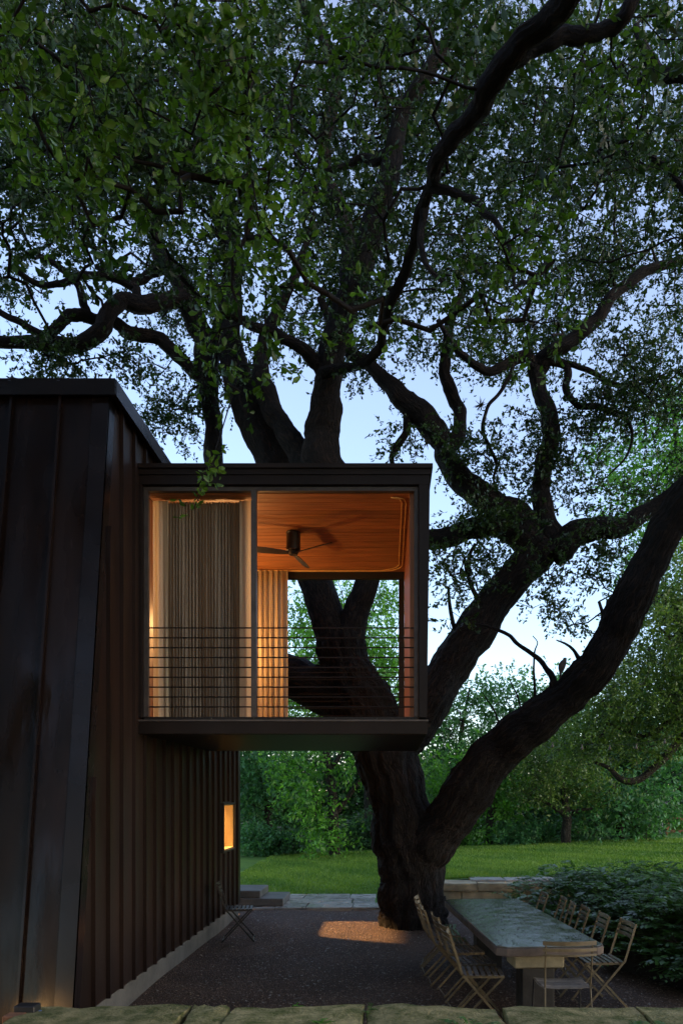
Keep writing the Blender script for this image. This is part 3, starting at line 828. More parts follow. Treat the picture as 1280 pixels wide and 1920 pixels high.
def tubes5(A, B, r0, r1, n=5):
    m = len(A); d = B - A; L = np.linalg.norm(d, axis=1)[:, None] + 1e-9; d = d / L
    B = B + d * np.reshape(r1, (-1, 1)) * .5
    ref = np.where(np.abs(d[:, 2:3]) > .9, np.array([[1., 0, 0]]), np.array([[0, 0, 1.]]))
    u = np.cross(d, ref); u /= np.linalg.norm(u, axis=1)[:, None]; v = np.cross(d, u)
    V = np.empty((m, 2 * n, 3))
    for k in range(n):
        a = 2 * np.pi * k / n; o = u * np.cos(a) + v * np.sin(a)
        V[:, k] = A + o * np.reshape(r0, (-1, 1)); V[:, n + k] = B + o * np.reshape(r1, (-1, 1))
    q = np.array([[k, (k + 1) % n, n + (k + 1) % n, n + k] for k in range(n)])
    return V.reshape(-1, 3), (np.arange(m)[:, None, None] * 2 * n + q[None]).reshape(-1, 4)

def ellipsoid_points(c, r, n, shell=.55):
    p = rng.normal(0, 1, (n, 3)); p /= np.linalg.norm(p, axis=1)[:, None]
    p *= (rng.random(n) ** shell * .98 + .02)[:, None]
    return np.asarray(c) + p * np.asarray(r)

def clumped(c, r, n, per=6, spread=.34, shell=.5):
    m = max(2, n // per)
    P = ellipsoid_points(c, r, m, shell)
    Q = np.repeat(P, per, 0) + rng.normal(0, spread, (m * per, 3)) * [1, 1, .7]
    return Q

# ------------------------------------------------------------------ the live oak
oak = tag(empty('live_oak_tree', (0.3, 12.9, 0)), 'huge old live oak with dark forking limbs wrapping round the raised room', 'tree')
LIMBS = []
def oak_limb(name, ctrl, n=18, lump=.06, seed=0, sub=8, ridge=0.0, thin=1.0):
    ctrl = [(c[0], c[1], c[2], c[3] * thin) for c in ctrl]
    C = limb(name, ctrl, oak, M_bark, n, lump, seed, sub, ridge)
    LIMBS.append(C)
    return C
# main stem
C = [(768, 1775, 12.95, 72), (768, 1745, 12.95, 62), (768, 1700, 12.95, 57), (768, 1640, 12.95, 58), (764, 1580, 12.95, 60), (752, 1520, 12.95, 56), (735, 1455, 12.95, 53), (712, 1395, 13.0, 56), (680, 1330, 13.1, 60), (650, 1260, 13.2, 50), (636, 1200, 13.25, 46)]
oak_limb('trunk', C, 80, .055, 1, 10, .09)
oak_limb('root_flare', [(812, 1760, 13.35, 30), (812, 1720, 13.35, 24), (806, 1670, 13.3, 26), (800, 1600, 13.2, 30), (795, 1540, 13.1, 30)], 18, .05, 2)
A_ = [(766, 1660, 12.92, 36), (782, 1615, 12.88, 50), (812, 1570, 12.75, 56), (858, 1512, 12.6, 52), (905, 1440, 12.45, 50), (957, 1390, 12.3, 47), (1015, 1343, 12.1, 43), (1072, 1298, 11.9, 41), (1120, 1245, 11.7, 41), (1155, 1180, 11.5, 42), (1190, 1110, 11.3, 43), (1225, 1040, 11.1, 38), (1262, 970, 10.9, 36), (1310, 890, 10.6, 34), (1380, 790, 10.2, 30), (1450, 680, 9.8, 24), (1500, 560, 9.4, 14)]
oak_limb('limb', A_, 64, .06, 3, 10, .08, .85)
for i, (px, py, Y, ex, ey, eY) in enumerate([(758, 1725, 12.75, 742, 1758, 12.45), (795, 1725, 12.75, 812, 1758, 12.45), (815, 1720, 13.1, 845, 1742, 13.0)]):
    oak_limb('root', [(px, py - 40, Y + .1, 22), (px, py, Y, 22), ((px + ex) / 2, (py + ey) / 2 + 2, (Y + eY) / 2, 13), (ex, ey, eY, 6), (ex + (ex - px) * .5, ey + 6, eY - .1, 3)], 14, .08, 60 + i)
B_ = [(720, 1430, 13.0, 44), (765, 1375, 13.1, 46), (810, 1305, 13.2, 46), (850, 1240, 13.35, 44), (890, 1180, 13.45, 42), (935, 1120, 13.55, 38), (985, 1062, 13.65, 36), (1012, 1030, 13.7, 34)]
oak_limb('limb', B_, 48, .07, 4, 8, .08, .86)
oak_limb('limb', [(1030, 1050, 13.6, 30), (1000, 1028, 13.7, 28), (965, 1003, 13.7, 23), (925, 987, 13.6, 20), (880, 992, 13.5, 19), (820, 1010, 13.4, 19), (760, 1015, 13.3, 17), (690, 990, 13.3, 14), (630, 930, 13.4, 10)], 18, .08, 5)
oak_limb('limb', [(1005, 1030, 13.75, 30), (975, 975, 13.9, 26), (925, 945, 14.0, 26), (870, 905, 14.1, 24), (838, 862, 14.2, 21), (832, 832, 14.2, 22), (800, 792, 14.2, 23), (765, 757, 14.2, 22), (728, 718, 14.2, 15), (695, 690, 14.2, 12), (640, 640, 14.3, 10), (600, 560, 14.5, 7)], 18, .08, 6)
oak_limb('limb', [(836, 840, 14.2, 18), (858, 815, 14.2, 14), (858, 770, 14.2, 13), (845, 730, 14.1, 12), (833, 690, 14.0, 11), (840, 620, 13.9, 9), (870, 540, 13.9, 7)], 12, .06, 7)
oak_limb('limb', [(768, 765, 14.2, 12), (760, 805, 14.2, 8), (742, 840, 14.2, 7), (735, 862, 14.2, 5), (740, 900, 14.2, 3), (730, 940, 14.2, 1)], 10, .05, 8)
oak_limb('limb', [(1040, 1020, 13.7, 28), (1022, 970, 13.8, 20), (1012, 920, 13.9, 17), (1018, 870, 13.9, 16), (1032, 825, 13.9, 17), (1026, 780, 13.9, 16), (1015, 735, 13.9, 15), (1005, 690, 13.9, 15), (1030, 662, 13.8, 14), (1075, 635, 13.7, 13), (1115, 600, 13.6, 12), (1150, 550, 13.5, 11), (1215, 508, 13.4, 9), (1290, 480, 13.3, 7), (1370, 420, 13.2, 4)], 14, .08, 9)
oak_limb('limb', [(1010, 695, 13.9, 12), (980, 668, 13.8, 11), (940, 690, 13.7, 9), (900, 690, 13.6, 8), (860, 660, 13.5, 6), (820, 600, 13.5, 4)], 10, .06, 10)
oak_limb('limb', [(962, 672, 13.75, 5), (955, 705, 13.7, 4), (938, 735, 13.7, 3.6), (912, 765, 13.7, 3.6), (905, 805, 13.7, 3.6), (918, 840, 13.7, 3.2), (930, 870, 13.8, 3.5), (925, 900, 13.8, 2), (935, 930, 13.8, 1)], 8, .05, 11)
oak_limb('limb', [(1035, 1040, 13.65, 28), (1075, 1003, 13.6, 25), (1120, 990, 13.6, 22), (1165, 985, 13.6, 18), (1220, 955, 13.6, 15), (1290, 900, 13.6, 12), (1370, 800, 13.6, 7)], 14, .08, 12)
oak_limb('limb', [(1006, 712, 13.9, 10), (1018, 690, 13.9, 9), (1040, 678, 13.85, 8), (1062, 692, 13.8, 7), (1060, 730, 13.8, 7), (1085, 760, 13.8, 6), (1125, 765, 13.8, 6), (1170, 785, 13.8, 4), (1185, 815, 13.8, 3), (1170, 860, 13.8, 2), (1130, 900, 13.8, 1)], 8, .05, 13)
oak_limb('limb', [(1045, 676, 13.85, 6), (1075, 684, 13.8, 5.5), (1110, 700, 13.8, 5), (1150, 720, 13.8, 5), (1200, 720, 13.8, 3), (1250, 700, 13.8, 1.5), (1290, 690, 13.8, .8)], 8, .05, 14)
# limbs standing above the roof of the room
oak_limb('limb', [(640, 1230, 13.25, 40), (612, 1150, 13.3, 34), (588, 1085, 13.35, 30), (560, 1000, 13.4, 30), (530, 900, 13.5, 33), (508, 850, 13.55, 32), (480, 795, 13.6, 32), (458, 745, 13.7, 31), (440, 690, 13.8, 27), (430, 630, 13.9, 23), (432, 560, 14.0, 19), (440, 480, 14.1, 15), (430, 380, 14.2, 11), (400, 270, 14.3, 7)], 22, .06, 15)
oak_limb('limb', [(645, 1220, 13.2, 36), (668, 1150, 13.15, 24), (690, 1085, 13.1, 22), (690, 1010, 13.0, 26), (650, 930, 12.9, 32), (605, 870, 12.8, 38), (602, 820, 12.8, 34), (612, 770, 12.7, 29), (614, 720, 12.6, 26), (622, 660, 12.5, 25), (645, 590, 12.4, 24), (668, 520, 12.3, 23), (690, 450, 12.2, 23), (715, 380, 12.1, 21), (735, 300, 12.0, 19), (745, 240, 11.9, 16), (785, 160, 11.7, 14), (830, 90, 11.5, 11), (870, 0, 11.3, 8)], 22, .06, 16)
oak_limb('limb', [(600, 880, 12.9, 30), (565, 858, 13.0, 24), (540, 815, 13.1, 21), (515, 775, 13.2, 20), (495, 735, 13.3, 19), (490, 680, 13.4, 15), (510, 600, 13.5, 11), (560, 500, 13.6, 8), (590, 400, 13.6, 5)], 16, .06, 17)
oak_limb('limb', [(612, 700, 12.6, 20), (580, 665, 12.4, 13), (545, 640, 12.2, 11), (500, 622, 12.0, 10), (450, 598, 11.8, 8), (395, 575, 11.6, 6), (340, 520, 11.4, 4)], 10, .05, 18)
D_ = [(520, 1080, 13.6, 24), (450, 980, 13.8, 22), (412, 910, 13.9, 19), (400, 860, 14.0, 17), (398, 800, 14.0, 16), (394, 740, 14.0, 18), (388, 680, 14.0, 22), (380, 630, 14.0, 21), (360, 580, 13.9, 20), (340, 540, 13.8, 19), (318, 500, 13.7, 17), (302, 482, 13.7, 14), (290, 430, 13.8, 10), (300, 340, 13.9, 7), (280, 240, 14, 4)]
oak_limb('limb', D_, 18, .07, 19)
oak_limb('limb', [(392, 680, 14.0, 18), (408, 625, 14.1, 17), (425, 575, 14.2, 16), (433, 520, 14.3, 14), (420, 440, 14.4, 10), (380, 330, 14.5, 7)], 12, .06, 20)
oak_limb('limb', [(350, 555, 13.8, 18), (310, 568, 13.6, 16), (275, 572, 13.4, 16), (235, 562, 13.2, 15), (208, 585, 13.0, 15), (185, 618, 12.8, 15), (150, 645, 12.7, 14), (105, 650, 12.6, 14), (60, 640, 12.5, 12), (0, 640, 12.4, 11), (-80, 625, 12.3, 8), (-160, 580, 12.2, 5)], 14, .1, 21)
oak_limb('limb', [(395, 720, 14.0, 14), (345, 680, 13.9, 12), (315, 650, 13.8, 12), (285, 630, 13.7, 12), (245, 625, 13.6, 12), (215, 605, 13.5, 11), (170, 595, 13.3, 11), (142, 588, 13.2, 11), (115, 608, 13.1, 10), (85, 628, 13.0, 9), (50, 612, 12.9, 7), (0, 585, 12.8, 6), (-70, 540, 12.7, 4)], 12, .1, 22)
oak_limb('limb', [(165, 590, 13.3, 9), (155, 560, 13.2, 8), (140, 525, 13.2, 7), (110, 500, 13.1, 6), (60, 470, 13.0, 4)], 8, .05, 23)
oak_limb('limb', [(262, 560, 13.4, 9), (245, 535, 13.4, 8), (190, 515, 13.3, 7), (150, 520, 13.2, 7), (110, 533, 13.1, 6), (70, 530, 13.1, 6), (20, 500, 13.0, 4)], 8, .07, 24)
oak_limb('limb', [(310, 500, 13.7, 10), (270, 520, 13.7, 9), (240, 525, 13.6, 7), (180, 500, 13.6, 5)], 8, .05, 25)
# the long limb that swings overhead toward the front
E_ = [(605, 700, 12.4, 17), (640, 690, 12.2, 13), (680, 682, 11.9, 12), (710, 655, 11.5, 13), (718, 610, 11.1, 13), (735, 565, 10.7, 14), (760, 505, 10.2, 15), (778, 440, 9.7, 15), (792, 390, 9.3, 15), (808, 345, 8.9, 17), (815, 315, 8.6, 20), (840, 270, 8.3, 24), (885, 215, 8.0, 27), (925, 150, 7.7, 30), (975, 85, 7.4, 32), (1040, 20, 7.1, 32), (1110, -60, 6.8, 30), (1200, -160, 6.4, 26), (1320, -260, 6.0, 18)]
oak_limb('limb', E_, 32, .07, 26, 8, .06, .66)
oak_limb('limb', [(950, 115, 7.6, 24), (1000, 88, 7.6, 22), (1050, 72, 7.6, 21), (1110, 62, 7.6, 20), (1155, 45, 7.6, 19), (1185, 10, 7.5, 18), (1200, -60, 7.4, 15), (1260, -160, 7.2, 9)], 20, .06, 27, 8, .05, .7)
oak_limb('limb', [(812, 350, 8.9, 10), (850, 362, 8.8, 8), (885, 375, 8.7, 7), (910, 400, 8.6, 7), (935, 425, 8.5, 5), (955, 470, 8.4, 4), (965, 540, 8.3, 3)], 8, .05, 28)
oak_limb('limb', [(795, 395, 9.2, 9), (790, 440, 9.2, 7), (795, 490, 9.1, 5), (830, 530, 9.0, 4)], 8, .05, 29)
oak_limb('limb', [(648, 560, 12.5, 15), (655, 470, 12.8, 14), (640, 400, 13.0, 13), (612, 340, 13.1, 13), (610, 270, 13.1, 12), (622, 195, 13.0, 12), (632, 130, 12.9, 12), (610, 75, 12.8, 11), (580, 30, 12.7, 10), (555, -20, 12.6, 8), (520, -120, 12.5, 5)], 12, .06, 30)
oak_limb('limb', [(735, 285, 12.0, 12), (705, 300, 12.1, 10), (675, 298, 12.2, 8), (640, 315, 12.3, 6), (590, 320, 12.4, 4)], 8, .06, 31)
oak_limb('limb', [(632, 140, 12.9, 10), (670, 95, 12.7, 9), (720, 90, 12.5, 8), (780, 70, 12.3, 6), (840, 90, 12.1, 4)], 8, .05, 32)
oak_limb('limb', [(1380, 120, 9.6, 20), (1290, 140, 9.8, 15), (1240, 135, 10, 13), (1212, 105, 10.1, 10), (1190, 50, 10.2, 7)], 10, .05, 33)
oak_limb('limb', [(1450, 680, 9.9, 14), (1360, 480, 10.2, 9), (1280, 355, 10.4, 7), (1250, 318, 10.5, 6), (1205, 290, 10.6, 5), (1150, 290, 10.7, 3)], 8, .05, 34)
oak_limb('limb', [(545, 1275, 13.4, 34), (585, 1290, 13.3, 40), (640, 1310, 13.2, 44)], 14, .06, 35)
oak_limb('limb', [(600, 1290, 13.3, 38), (550, 1262, 13.5, 32), (500, 1235, 13.7, 26), (450, 1180, 14.0, 20), (400, 1080, 14.2, 14), (350, 960, 14.4, 10)], 14, .06, 36)
# dead twig and stub growing from the big right limb
oak_limb('limb', [(1040, 1325, 12.0, 11), (1036, 1300, 12.0, 9), (1035, 1272, 12.0, 7), (1022, 1250, 12.05, 5), (1000, 1228, 12.1, 4.5), (975, 1212, 12.1, 4), (955, 1192, 12.15, 3.5), (925, 1178, 12.2, 3), (890, 1170, 12.3, 2)], 8, .05, 37)
oak_limb('limb', [(1108, 1258, 11.75, 7), (1088, 1238, 11.75, 5), (1072, 1218, 11.8, 3), (1060, 1207, 11.8, 2.2), (1042, 1200, 11.8, 1.2)], 6, .03, 38)
oak_limb('limb', [(1004, 1335, 12.1, 4), (1003, 1300, 12.1, 3), (1000, 1260, 12.1, 2), (1001, 1225, 12.1, 1.6), (1007, 1205, 12.1, 1), (998, 1192, 12.1, .8)], 6, .03, 39)
for i, (px, py, ex, ey) in enumerate([(980, 1365, 955, 1275), (945, 1392, 905, 1300)]):
    oak_limb('limb', [(px, py, 12.25, 3), ((px + ex) / 2 + 5, (py + ey) / 2 - 4, 12.3, 1.8), (ex, ey, 12.35, 1)], 6, .03, 40 + i)
for px, py, ex, ey in ((870, 1230, 840, 1100), (905, 1140, 870, 1045), (880, 1080, 890, 1020), (1168, 1205, 1122, 1128)):
    oak_limb('limb', [(px, py, 13.3, 5), ((px + ex) / 2 - 8, (py + ey) / 2, 13.3, 4), (ex, ey, 13.4, 3)], 8, .05, 50)

# foliage volumes: (px, py, Y, rx px, ry px, depth radius m, density)
FV = []
def fol(Y, rd, lst, k=1.0):
    for e in lst: FV.append((e[0], e[1], e[4] if len(e) > 4 and e[4] > 3 else Y, e[2], e[3], rd, k * (e[5] if len(e) > 5 else 1)))
fol(14.6, 1.5, [(-120, 330, 250, 300), (110, 130, 230, 230), (110, 380, 220, 90), (330, 250, 200, 240), (340, 470, 140, 90), (520, 200, 200, 230), (560, 470, 170, 140), (720, 180, 200, 230),
                (790, 500, 180, 130), (930, 240, 200, 240), (990, 500, 190, 130), (1150, 190, 200, 240), (1180, 460, 180, 150), (1330, 330, 160, 330), (470, 640, 120, 70), (650, 610, 120, 70)], 1.0)
fol(14.0, .8, [(330, 720, 70, 120), (300, 790, 45, 60), (430, 720, 50, 70), (760, 650, 120, 55), (880, 655, 110, 42), (990, 650, 90, 35)], 1.0)
fol(14.0, .8, [(752, 830, 45, 40, 0, .5), (920, 880, 90, 55), (1040, 870, 90, 80), (1150, 830, 110, 110), (1235, 700, 90, 110), (1260, 900, 80, 90), (1190, 640, 60, 40, 0, .7), (1100, 760, 70, 50), (1080, 940, 80, 50), (880, 800, 40, 30, 0, .5), (980, 800, 40, 40, 0, .6), (1170, 720, 60, 50)], 1.25)
fol(13.2, .6, [(900, 1090, 85, 75), (850, 1140, 45, 70), (990, 1075, 60, 40), (1040, 1120, 70, 60, 0, .5), (1090, 1010, 70, 50, 0, .8), (855, 960, 45, 45, 0, .7), (960, 960, 60, 40), (930, 1180, 40, 25, 0, .5), (900, 1010, 60, 40), (1130, 1060, 50, 40, 0, .7), (1010, 1150, 50, 40, 0, .5)], 1.25)
fol(12.5, .5, [(60, 675, 50, 22, 0, .45), (140, 675, 40, 18, 0, .4), (250, 655, 40, 40, 0, .5)], 1.0)
fol(10.8, 1.2, [(0, 250, 190, 280), (240, 150, 190, 170), (290, 370, 150, 120), (490, 120, 180, 150), (600, 340, 120, 140), (800, 120, 170, 140), (850, 420, 120, 150), (1050, 250, 160, 190),
                (1200, 130, 150, 140), (1100, 560, 120, 60), (650, 550, 80, 90), (970, 590, 130, 50), (450, 500, 120, 100), (1330, 420, 120, 200)], .8)
fol(9.6, .9, [(290, 90, 180, 110), (430, 160, 140, 110), (180, 260, 150, 120), (850, 80, 110, 70), (700, 140, 90, 70), (60, 120, 150, 160), (360, 360, 100, 90), (1180, 300, 110, 120)], 1.15)
NEARV = []
for e in [(60, 110, 6.8, 190, 180), (190, 300, 6.9, 160, 160), (390, 100, 7.0, 200, 130), (420, 300, 7.2, 130, 150), (500, 550, 7.8, 110, 110), (440, 690, 8.0, 70, 80),
          (960, 450, 8.6, 120, 120), (870, 590, 8.6, 120, 50), (1010, 590, 8.6, 60, 60), (720, 640, 8.8, 50, 40), (640, 60, 8.6, 110, 90), (1130, 120, 9.6, 120, 60), (560, 360, 8.6, 80, 90)]:
    NEARV.append((e[0], e[1], e[2] - 1.6, e[3], e[4]))
cent = []
for (px, py, Y, rx, ry, rd, k) in FV:
    s = F / Y; c = at(px, py, Y); a, b = rx / s, ry / s
    n = int(math.pi * a * b * 18.5 * k) + 2
    cent.append(clumped(c, (a, rd, b), n, 8, min(.33, .5 * b), .45))
cent = np.concatenate(cent)
# natural gaps: drop clumps where a slow 3-D noise is low
def gapnoise(P, s=1.15, k=0.0):
    return np.sin(P[:, 0] * s * 2.1 + k) * np.cos(P[:, 2] * s * 1.9 + 1 + k) + .7 * np.sin(P[:, 1] * s * 2.3 + P[:, 0] * s * 1.1 + 2 * k) + .5 * np.cos(P[:, 2] * s * 4.1 + P[:, 0] * 3.3 * s)
cent = cent[gapnoise(cent) > -.75]
VOID = [(580, 800, 14, 40, 60), (690, 790, 14, 45, 70), (930, 770, 14, 70, 60), (190, 660, 13, 60, 45), (1000, 1180, 13, 60, 50), (1130, 620, 14, 35, 30), (445, 840, 14, 25, 30), (700, 300, 13, 28, 26), (570, 180, 13, 30, 20)]
for (px, py, Y, rx, ry) in VOID:
    s = F / Y; c = np.array(at(px, py, Y)); r = np.array([rx / s, 2.2, ry / s])
    cent = cent[np.sum(((cent - c) / r) ** 2, 1) > 1]
nodes = np.concatenate([C[::2, :3] for C in LIMBS]); nrad = np.concatenate([C[::2, 3] for C in LIMBS])
# keep twigs clear of the room and of the house
def outside(P):
    inroom = (P[:, 0] < .9) & (P[:, 1] < 11.9) & (P[:, 1] > 8.0) & (P[:, 2] < 5.9)
    inhouse = (P[:, 0] < -2.2) & (P[:, 1] > 6.2) & (P[:, 2] < 6.3)
    return ~(inroom | inhouse)
cent = cent[outside(cent)]
ncent = []
for (px, py, Y, rx, ry) in NEARV:
    s = F / Y; c = at(px, py, Y); a, b = rx / s, ry / s
    ncent.append(ellipsoid_points(c, (a, .7, b), int(math.pi * a * b * (21 if px < 480 else 13)) + 2, .5))
ncent = np.concatenate(ncent); ncent = ncent[outside(ncent)]
# crown carried on over and beside the viewer, seen only as shade
over = []
for c, r, n in (((-6, 9.5, 10.5), (3.5, 4, 1.6), 120), ((3.5, 7, 10.5), (4, 3.5, 1.4), 130), ((8, 11, 9), (3, 4, 2.5), 130), ((0, 14, 13.5), (6, 4, 1.5), 160), ((0, 0, 9.5), (5.5, 4, 1.3), 420), ((-6, 2, 9), (3, 4.5, 1.5), 260), ((6.5, 2.5, 9), (3, 4.5, 1.5), 260), ((0, -5.5, 9.3), (8, 2, 1.2), 400), ((-2, 3.5, 10.5), (5, 3, 1), 300)):
    over.append(ellipsoid_points(c, r, n, .4))
over = np.concatenate(over)
hang = np.array([at(385, 880, 6.6), at(392, 905, 6.6), at(375, 930, 6.6), at(362, 955, 6.6), at(400, 870, 6.7), at(410, 850, 6.8)])
hp_ = np.array([at(430, 760, 7.2), at(418, 800, 7.0), at(405, 840, 6.8)])
allc = np.concatenate([cent, ncent, over, hp_])
A, B, r0, r1 = grow(nodes, nrad, allc)
parts = [tubes5(A, B, r0, r1)]
V1, F1, T1, a1, b1 = shoots(cent, np.full(len(cent), .26), 7, 10, np.full(len(cent), .074))
V2, F2, T2, a2, b2 = shoots(ncent, np.full(len(ncent), .15), 5, 7, np.full(len(ncent), .074), near=True, shoot_len=.16)
V3, F3, T3, a3, b3 = shoots(over, np.full(len(over), .45), 6, 9, np.full(len(over), .14))
V4, F4, T4, a4, b4 = shoots(hang, np.full(len(hang), .045), 3, 5, np.full(len(hang), .062), near=True, shoot_len=.08)
parts.append(tubes5(np.concatenate([a1, a2, a3, a4]), np.concatenate([b1, b2, b3, b4]), np.full(len(a1) + len(a2) + len(a3) + len(a4), .0028), np.full(len(a1) + len(a2) + len(a3) + len(a4), .0014), 3))
hl = np.concatenate([hp_, hang[[4, 0, 1, 2, 3]]])
parts.append(tubes5(hl[:-1], hl[1:], np.full(len(hl) - 1, .0035), np.full(len(hl) - 1, .0025), 5))
tv, tf = cat_meshes(parts)
tw = link('branches', mesh_np('branches', tv, tf, M_bark, True), oak); tw['kind'] = 'stuff'
V, Fc = cat_meshes([(V1, F1), (V3, F3)])
cr_ = link('crown', mesh_np('crown', V, Fc, M_leaf, tint=np.concatenate([T1, T3])), oak); cr_['kind'] = 'stuff'
V, Fc = cat_meshes([(V2, F2), (V4, F4)])
cr2 = link('near_lit_foliage', mesh_np('near_lit_foliage', V, Fc, M_leaf_near, tint=np.concatenate([T2, np.clip(T4 + .3, 0, 1)])), oak); cr2['kind'] = 'stuff'
# ball moss tufts clinging to the limbs
def tuft(c, r, n=26):
    d = rng.normal(0, 1, (n, 3)); d /= np.linalg.norm(d, axis=1)[:, None]
    A = np.repeat(np.array([c]), n, 0)
    return tubes5(A, A + d * r * rng.uniform(.6, 1.1, (n, 1)), np.full(n, r * .10), np.full(n, r * .02), 3)
M_moss = mat('ball_moss', (0.05, 0.05, 0.035), .95, .1, var=.3)
tips = [at(px, py, 13.2) for px, py in ((615, 210), (330, 360), (260, 450), (410, 480), (525, 470), (1190, 320), (995, 520), (840, 320), (950, 600), (1225, 330), (505, 260), (290, 300), (900, 760), (1110, 760), (1130, 740), (1000, 610), (780, 850), (800, 830), (590, 830))]
for t in tips:
    v, f = tuft(np.array(t), random.uniform(.06, .13)); link('ball_moss', mesh_np('ball_moss', v, f, M_moss), oak)
for ch in list(oak.children): ch.location = Vector((-.3, -12.9, 0))

# dove on the big right limb
bd = tag(empty('bird', at(1049, 1251, 11.9)), 'small dark dove perched on the sloping oak limb', 'bird')
pts = [(0, 0, -.20), (.01, 0, -.10), (.02, 0, -.03), (.03, 0, .03), (.055, 0, .075), (.07, 0, .105), (.075, 0, .125), (.09, 0, .14)]
MB().rod(pts, [.008, .016, .045, .056, .045, .030, .028, .006], 12).build('body', M_bird, bd, smooth=True)
MB().rod([(.095, 0, .127), (.115, 0, .122)], [.006, .001], 6).build('beak', M_black, bd)
for s_ in (-1, 1): MB().rod([(.03, .02 * s_, -.03), (.035, .02 * s_, -.085)], .004, 5).build('leg', M_rust, bd)

# ------------------------------------------------------------------ woodland beyond the lawn
def wood_tree(label, base, trunk_ctrl, vols, mt, leaf=.15, k=1.0, group='trees beyond the lawn', name='woodland_tree', nsh=5, nlf=7, rad=.5, droop=.3, minn=14):
    """base (x,y); trunk_ctrl list of px limbs; vols (px,py,Y,rx,ry,rd)"""
    t = tag(empty(name, (base[0], base[1], 0)), label, 'tree', group)
    Cs = []
    for i, c in enumerate(trunk_ctrl):
        P = np.array([[*at(q[0], q[1], q[2]), q[3] * q[2] / F] for q in c]); Cc = catmull(P, 6)
        v, f, uv = tube_arrays(Cc[:, :3], Cc[:, 3], 10, .06, i)
        link('trunk' if i == 0 else 'limb', mesh_np('trunk', v, f, M_bark2, True, uv), t, (-base[0], -base[1], 0)); Cs.append(Cc)
    pts = []
    for (px, py, Y, rx, ry, rd) in vols:
        s = F / Y
        pts.append(ellipsoid_points(at(px, py, Y), (rx / s, rd, ry / s), max(minn, int(math.pi * rx * ry / s / s * 12 * k)), .38))
    pts = np.concatenate(pts); pts = pts[pts[:, 2] > .35]
    nd = np.concatenate([c[:, :3] for c in Cs])
    A, B, a, b = grow(nd, None, pts, step=.6, base_r=.005, rmax=.05)
    v, f = tubes5(A, B, a, b, 4)
    o = link('branches', mesh_np('branches', v, f, M_bark2), t, (-base[0], -base[1], 0)); o['kind'] = 'stuff'
    V, Fc, T, _, _ = shoots(pts, np.full(len(pts), rad), nsh, nlf, np.full(len(pts), leaf), droop=droop, shoot_len=.45)
    o = link('crown', mesh_np('crown', V, Fc, mt, tint=T), t, (-base[0], -base[1], 0)); o['kind'] = 'stuff'
    return t
def bx(px, Y): return ((px - PX) * Y / F, Y)

wood_tree('ivy clad tree with forked dark trunk standing at the lawn edge under the room', bx(628, 27), 
          [[(628, 1618, 27, 12), (626, 1560, 27, 10), (624, 1500, 27, 9), (616, 1450, 27, 8), (612, 1410, 27, 6), (600, 1340, 27, 5), (590, 1250, 27, 3)], [(626, 1530, 27, 5), (655, 1490, 27, 5), (680, 1450, 27, 4), (700, 1380, 27, 3)], [(614, 1450, 27, 5), (640, 1410, 27, 4), (660, 1340, 27, 3)]],
          [(575, 1505, 26.5, 42, 50, 1), (600, 1570, 26.5, 30, 30, .8), (628, 1560, 26.6, 14, 45, .6), (690, 1440, 27, 50, 35, 1), (560, 1430, 27, 60, 40, 1.2), (580, 1290, 27, 70, 80, 1.5), (700, 1260, 27, 80, 80, 1.5), (640, 1200, 27, 80, 50, 1.5), (760, 1440, 27.5, 40, 50, 1)], M_leaf_green, .17, 1.1)
wood_tree('bushy dark green tree with grey stem beside the house corner beyond the lawn', bx(508, 30),
          [[(508, 1612, 30, 8), (506, 1560, 30, 7), (500, 1510, 30, 6), (490, 1460, 30, 4), (480, 1400, 30, 3)], [(503, 1530, 30, 5), (520, 1490, 30, 4), (540, 1440, 30, 2)]],
          [(500, 1470, 30, 60, 60, 1.5), (540, 1450, 30, 40, 40, 1.2), (480, 1540, 30, 40, 35, 1), (440, 1450, 30, 60, 70, 1.5), (420, 1330, 31, 80, 90, 2), (520, 1350, 31, 70, 60, 2)], M_leaf_teal, .17, 1.2)
wood_tree('bright green young tree with slim trunk seen just past the big oak trunk', bx(918, 29),
          [[(914, 1600, 29, 9), (918, 1540, 29, 8), (925, 1490, 29, 7), (930, 1440, 29, 5), (925, 1380, 29, 3)]],
          [(905, 1500, 29, 55, 45, 1.5), (960, 1480, 29, 45, 50, 1.2), (925, 1430, 29, 60, 45, 1.5), (860, 1550, 29, 40, 30, 1), (840, 1470, 29.5, 50, 50, 1.2), (940, 1560, 29, 35, 20, .8)], M_leaf_green, .17, 1.1)
wood_tree('pale airy tree with sky showing through its top between the two big limbs', bx(850, 33),
          [[(845, 1590, 33, 8), (850, 1500, 33, 7), (858, 1420, 33, 5), (870, 1340, 33, 3), (880, 1290, 33, 2)], [(852, 1460, 33, 4), (900, 1400, 33, 3), (960, 1330, 33, 2)]],
          [(840, 1330, 33, 45, 45, 1.2), (900, 1300, 33, 50, 35, 1.2), (960, 1290, 33, 45, 30, 1.2), (870, 1390, 33, 50, 40, 1.2), (810, 1400, 33, 40, 50, 1.2), (930, 1350, 33, 50, 40, 1.2), (1000, 1330, 33, 50, 40, 1.2), (1060, 1310, 33, 50, 50, 1.2), (780, 1330, 33, 40, 60, 1.2), (890, 1440, 33, 60, 40, 1.2), (820, 1470, 33, 60, 40, 1.2)], M_leaf_teal, .16, 1.25)
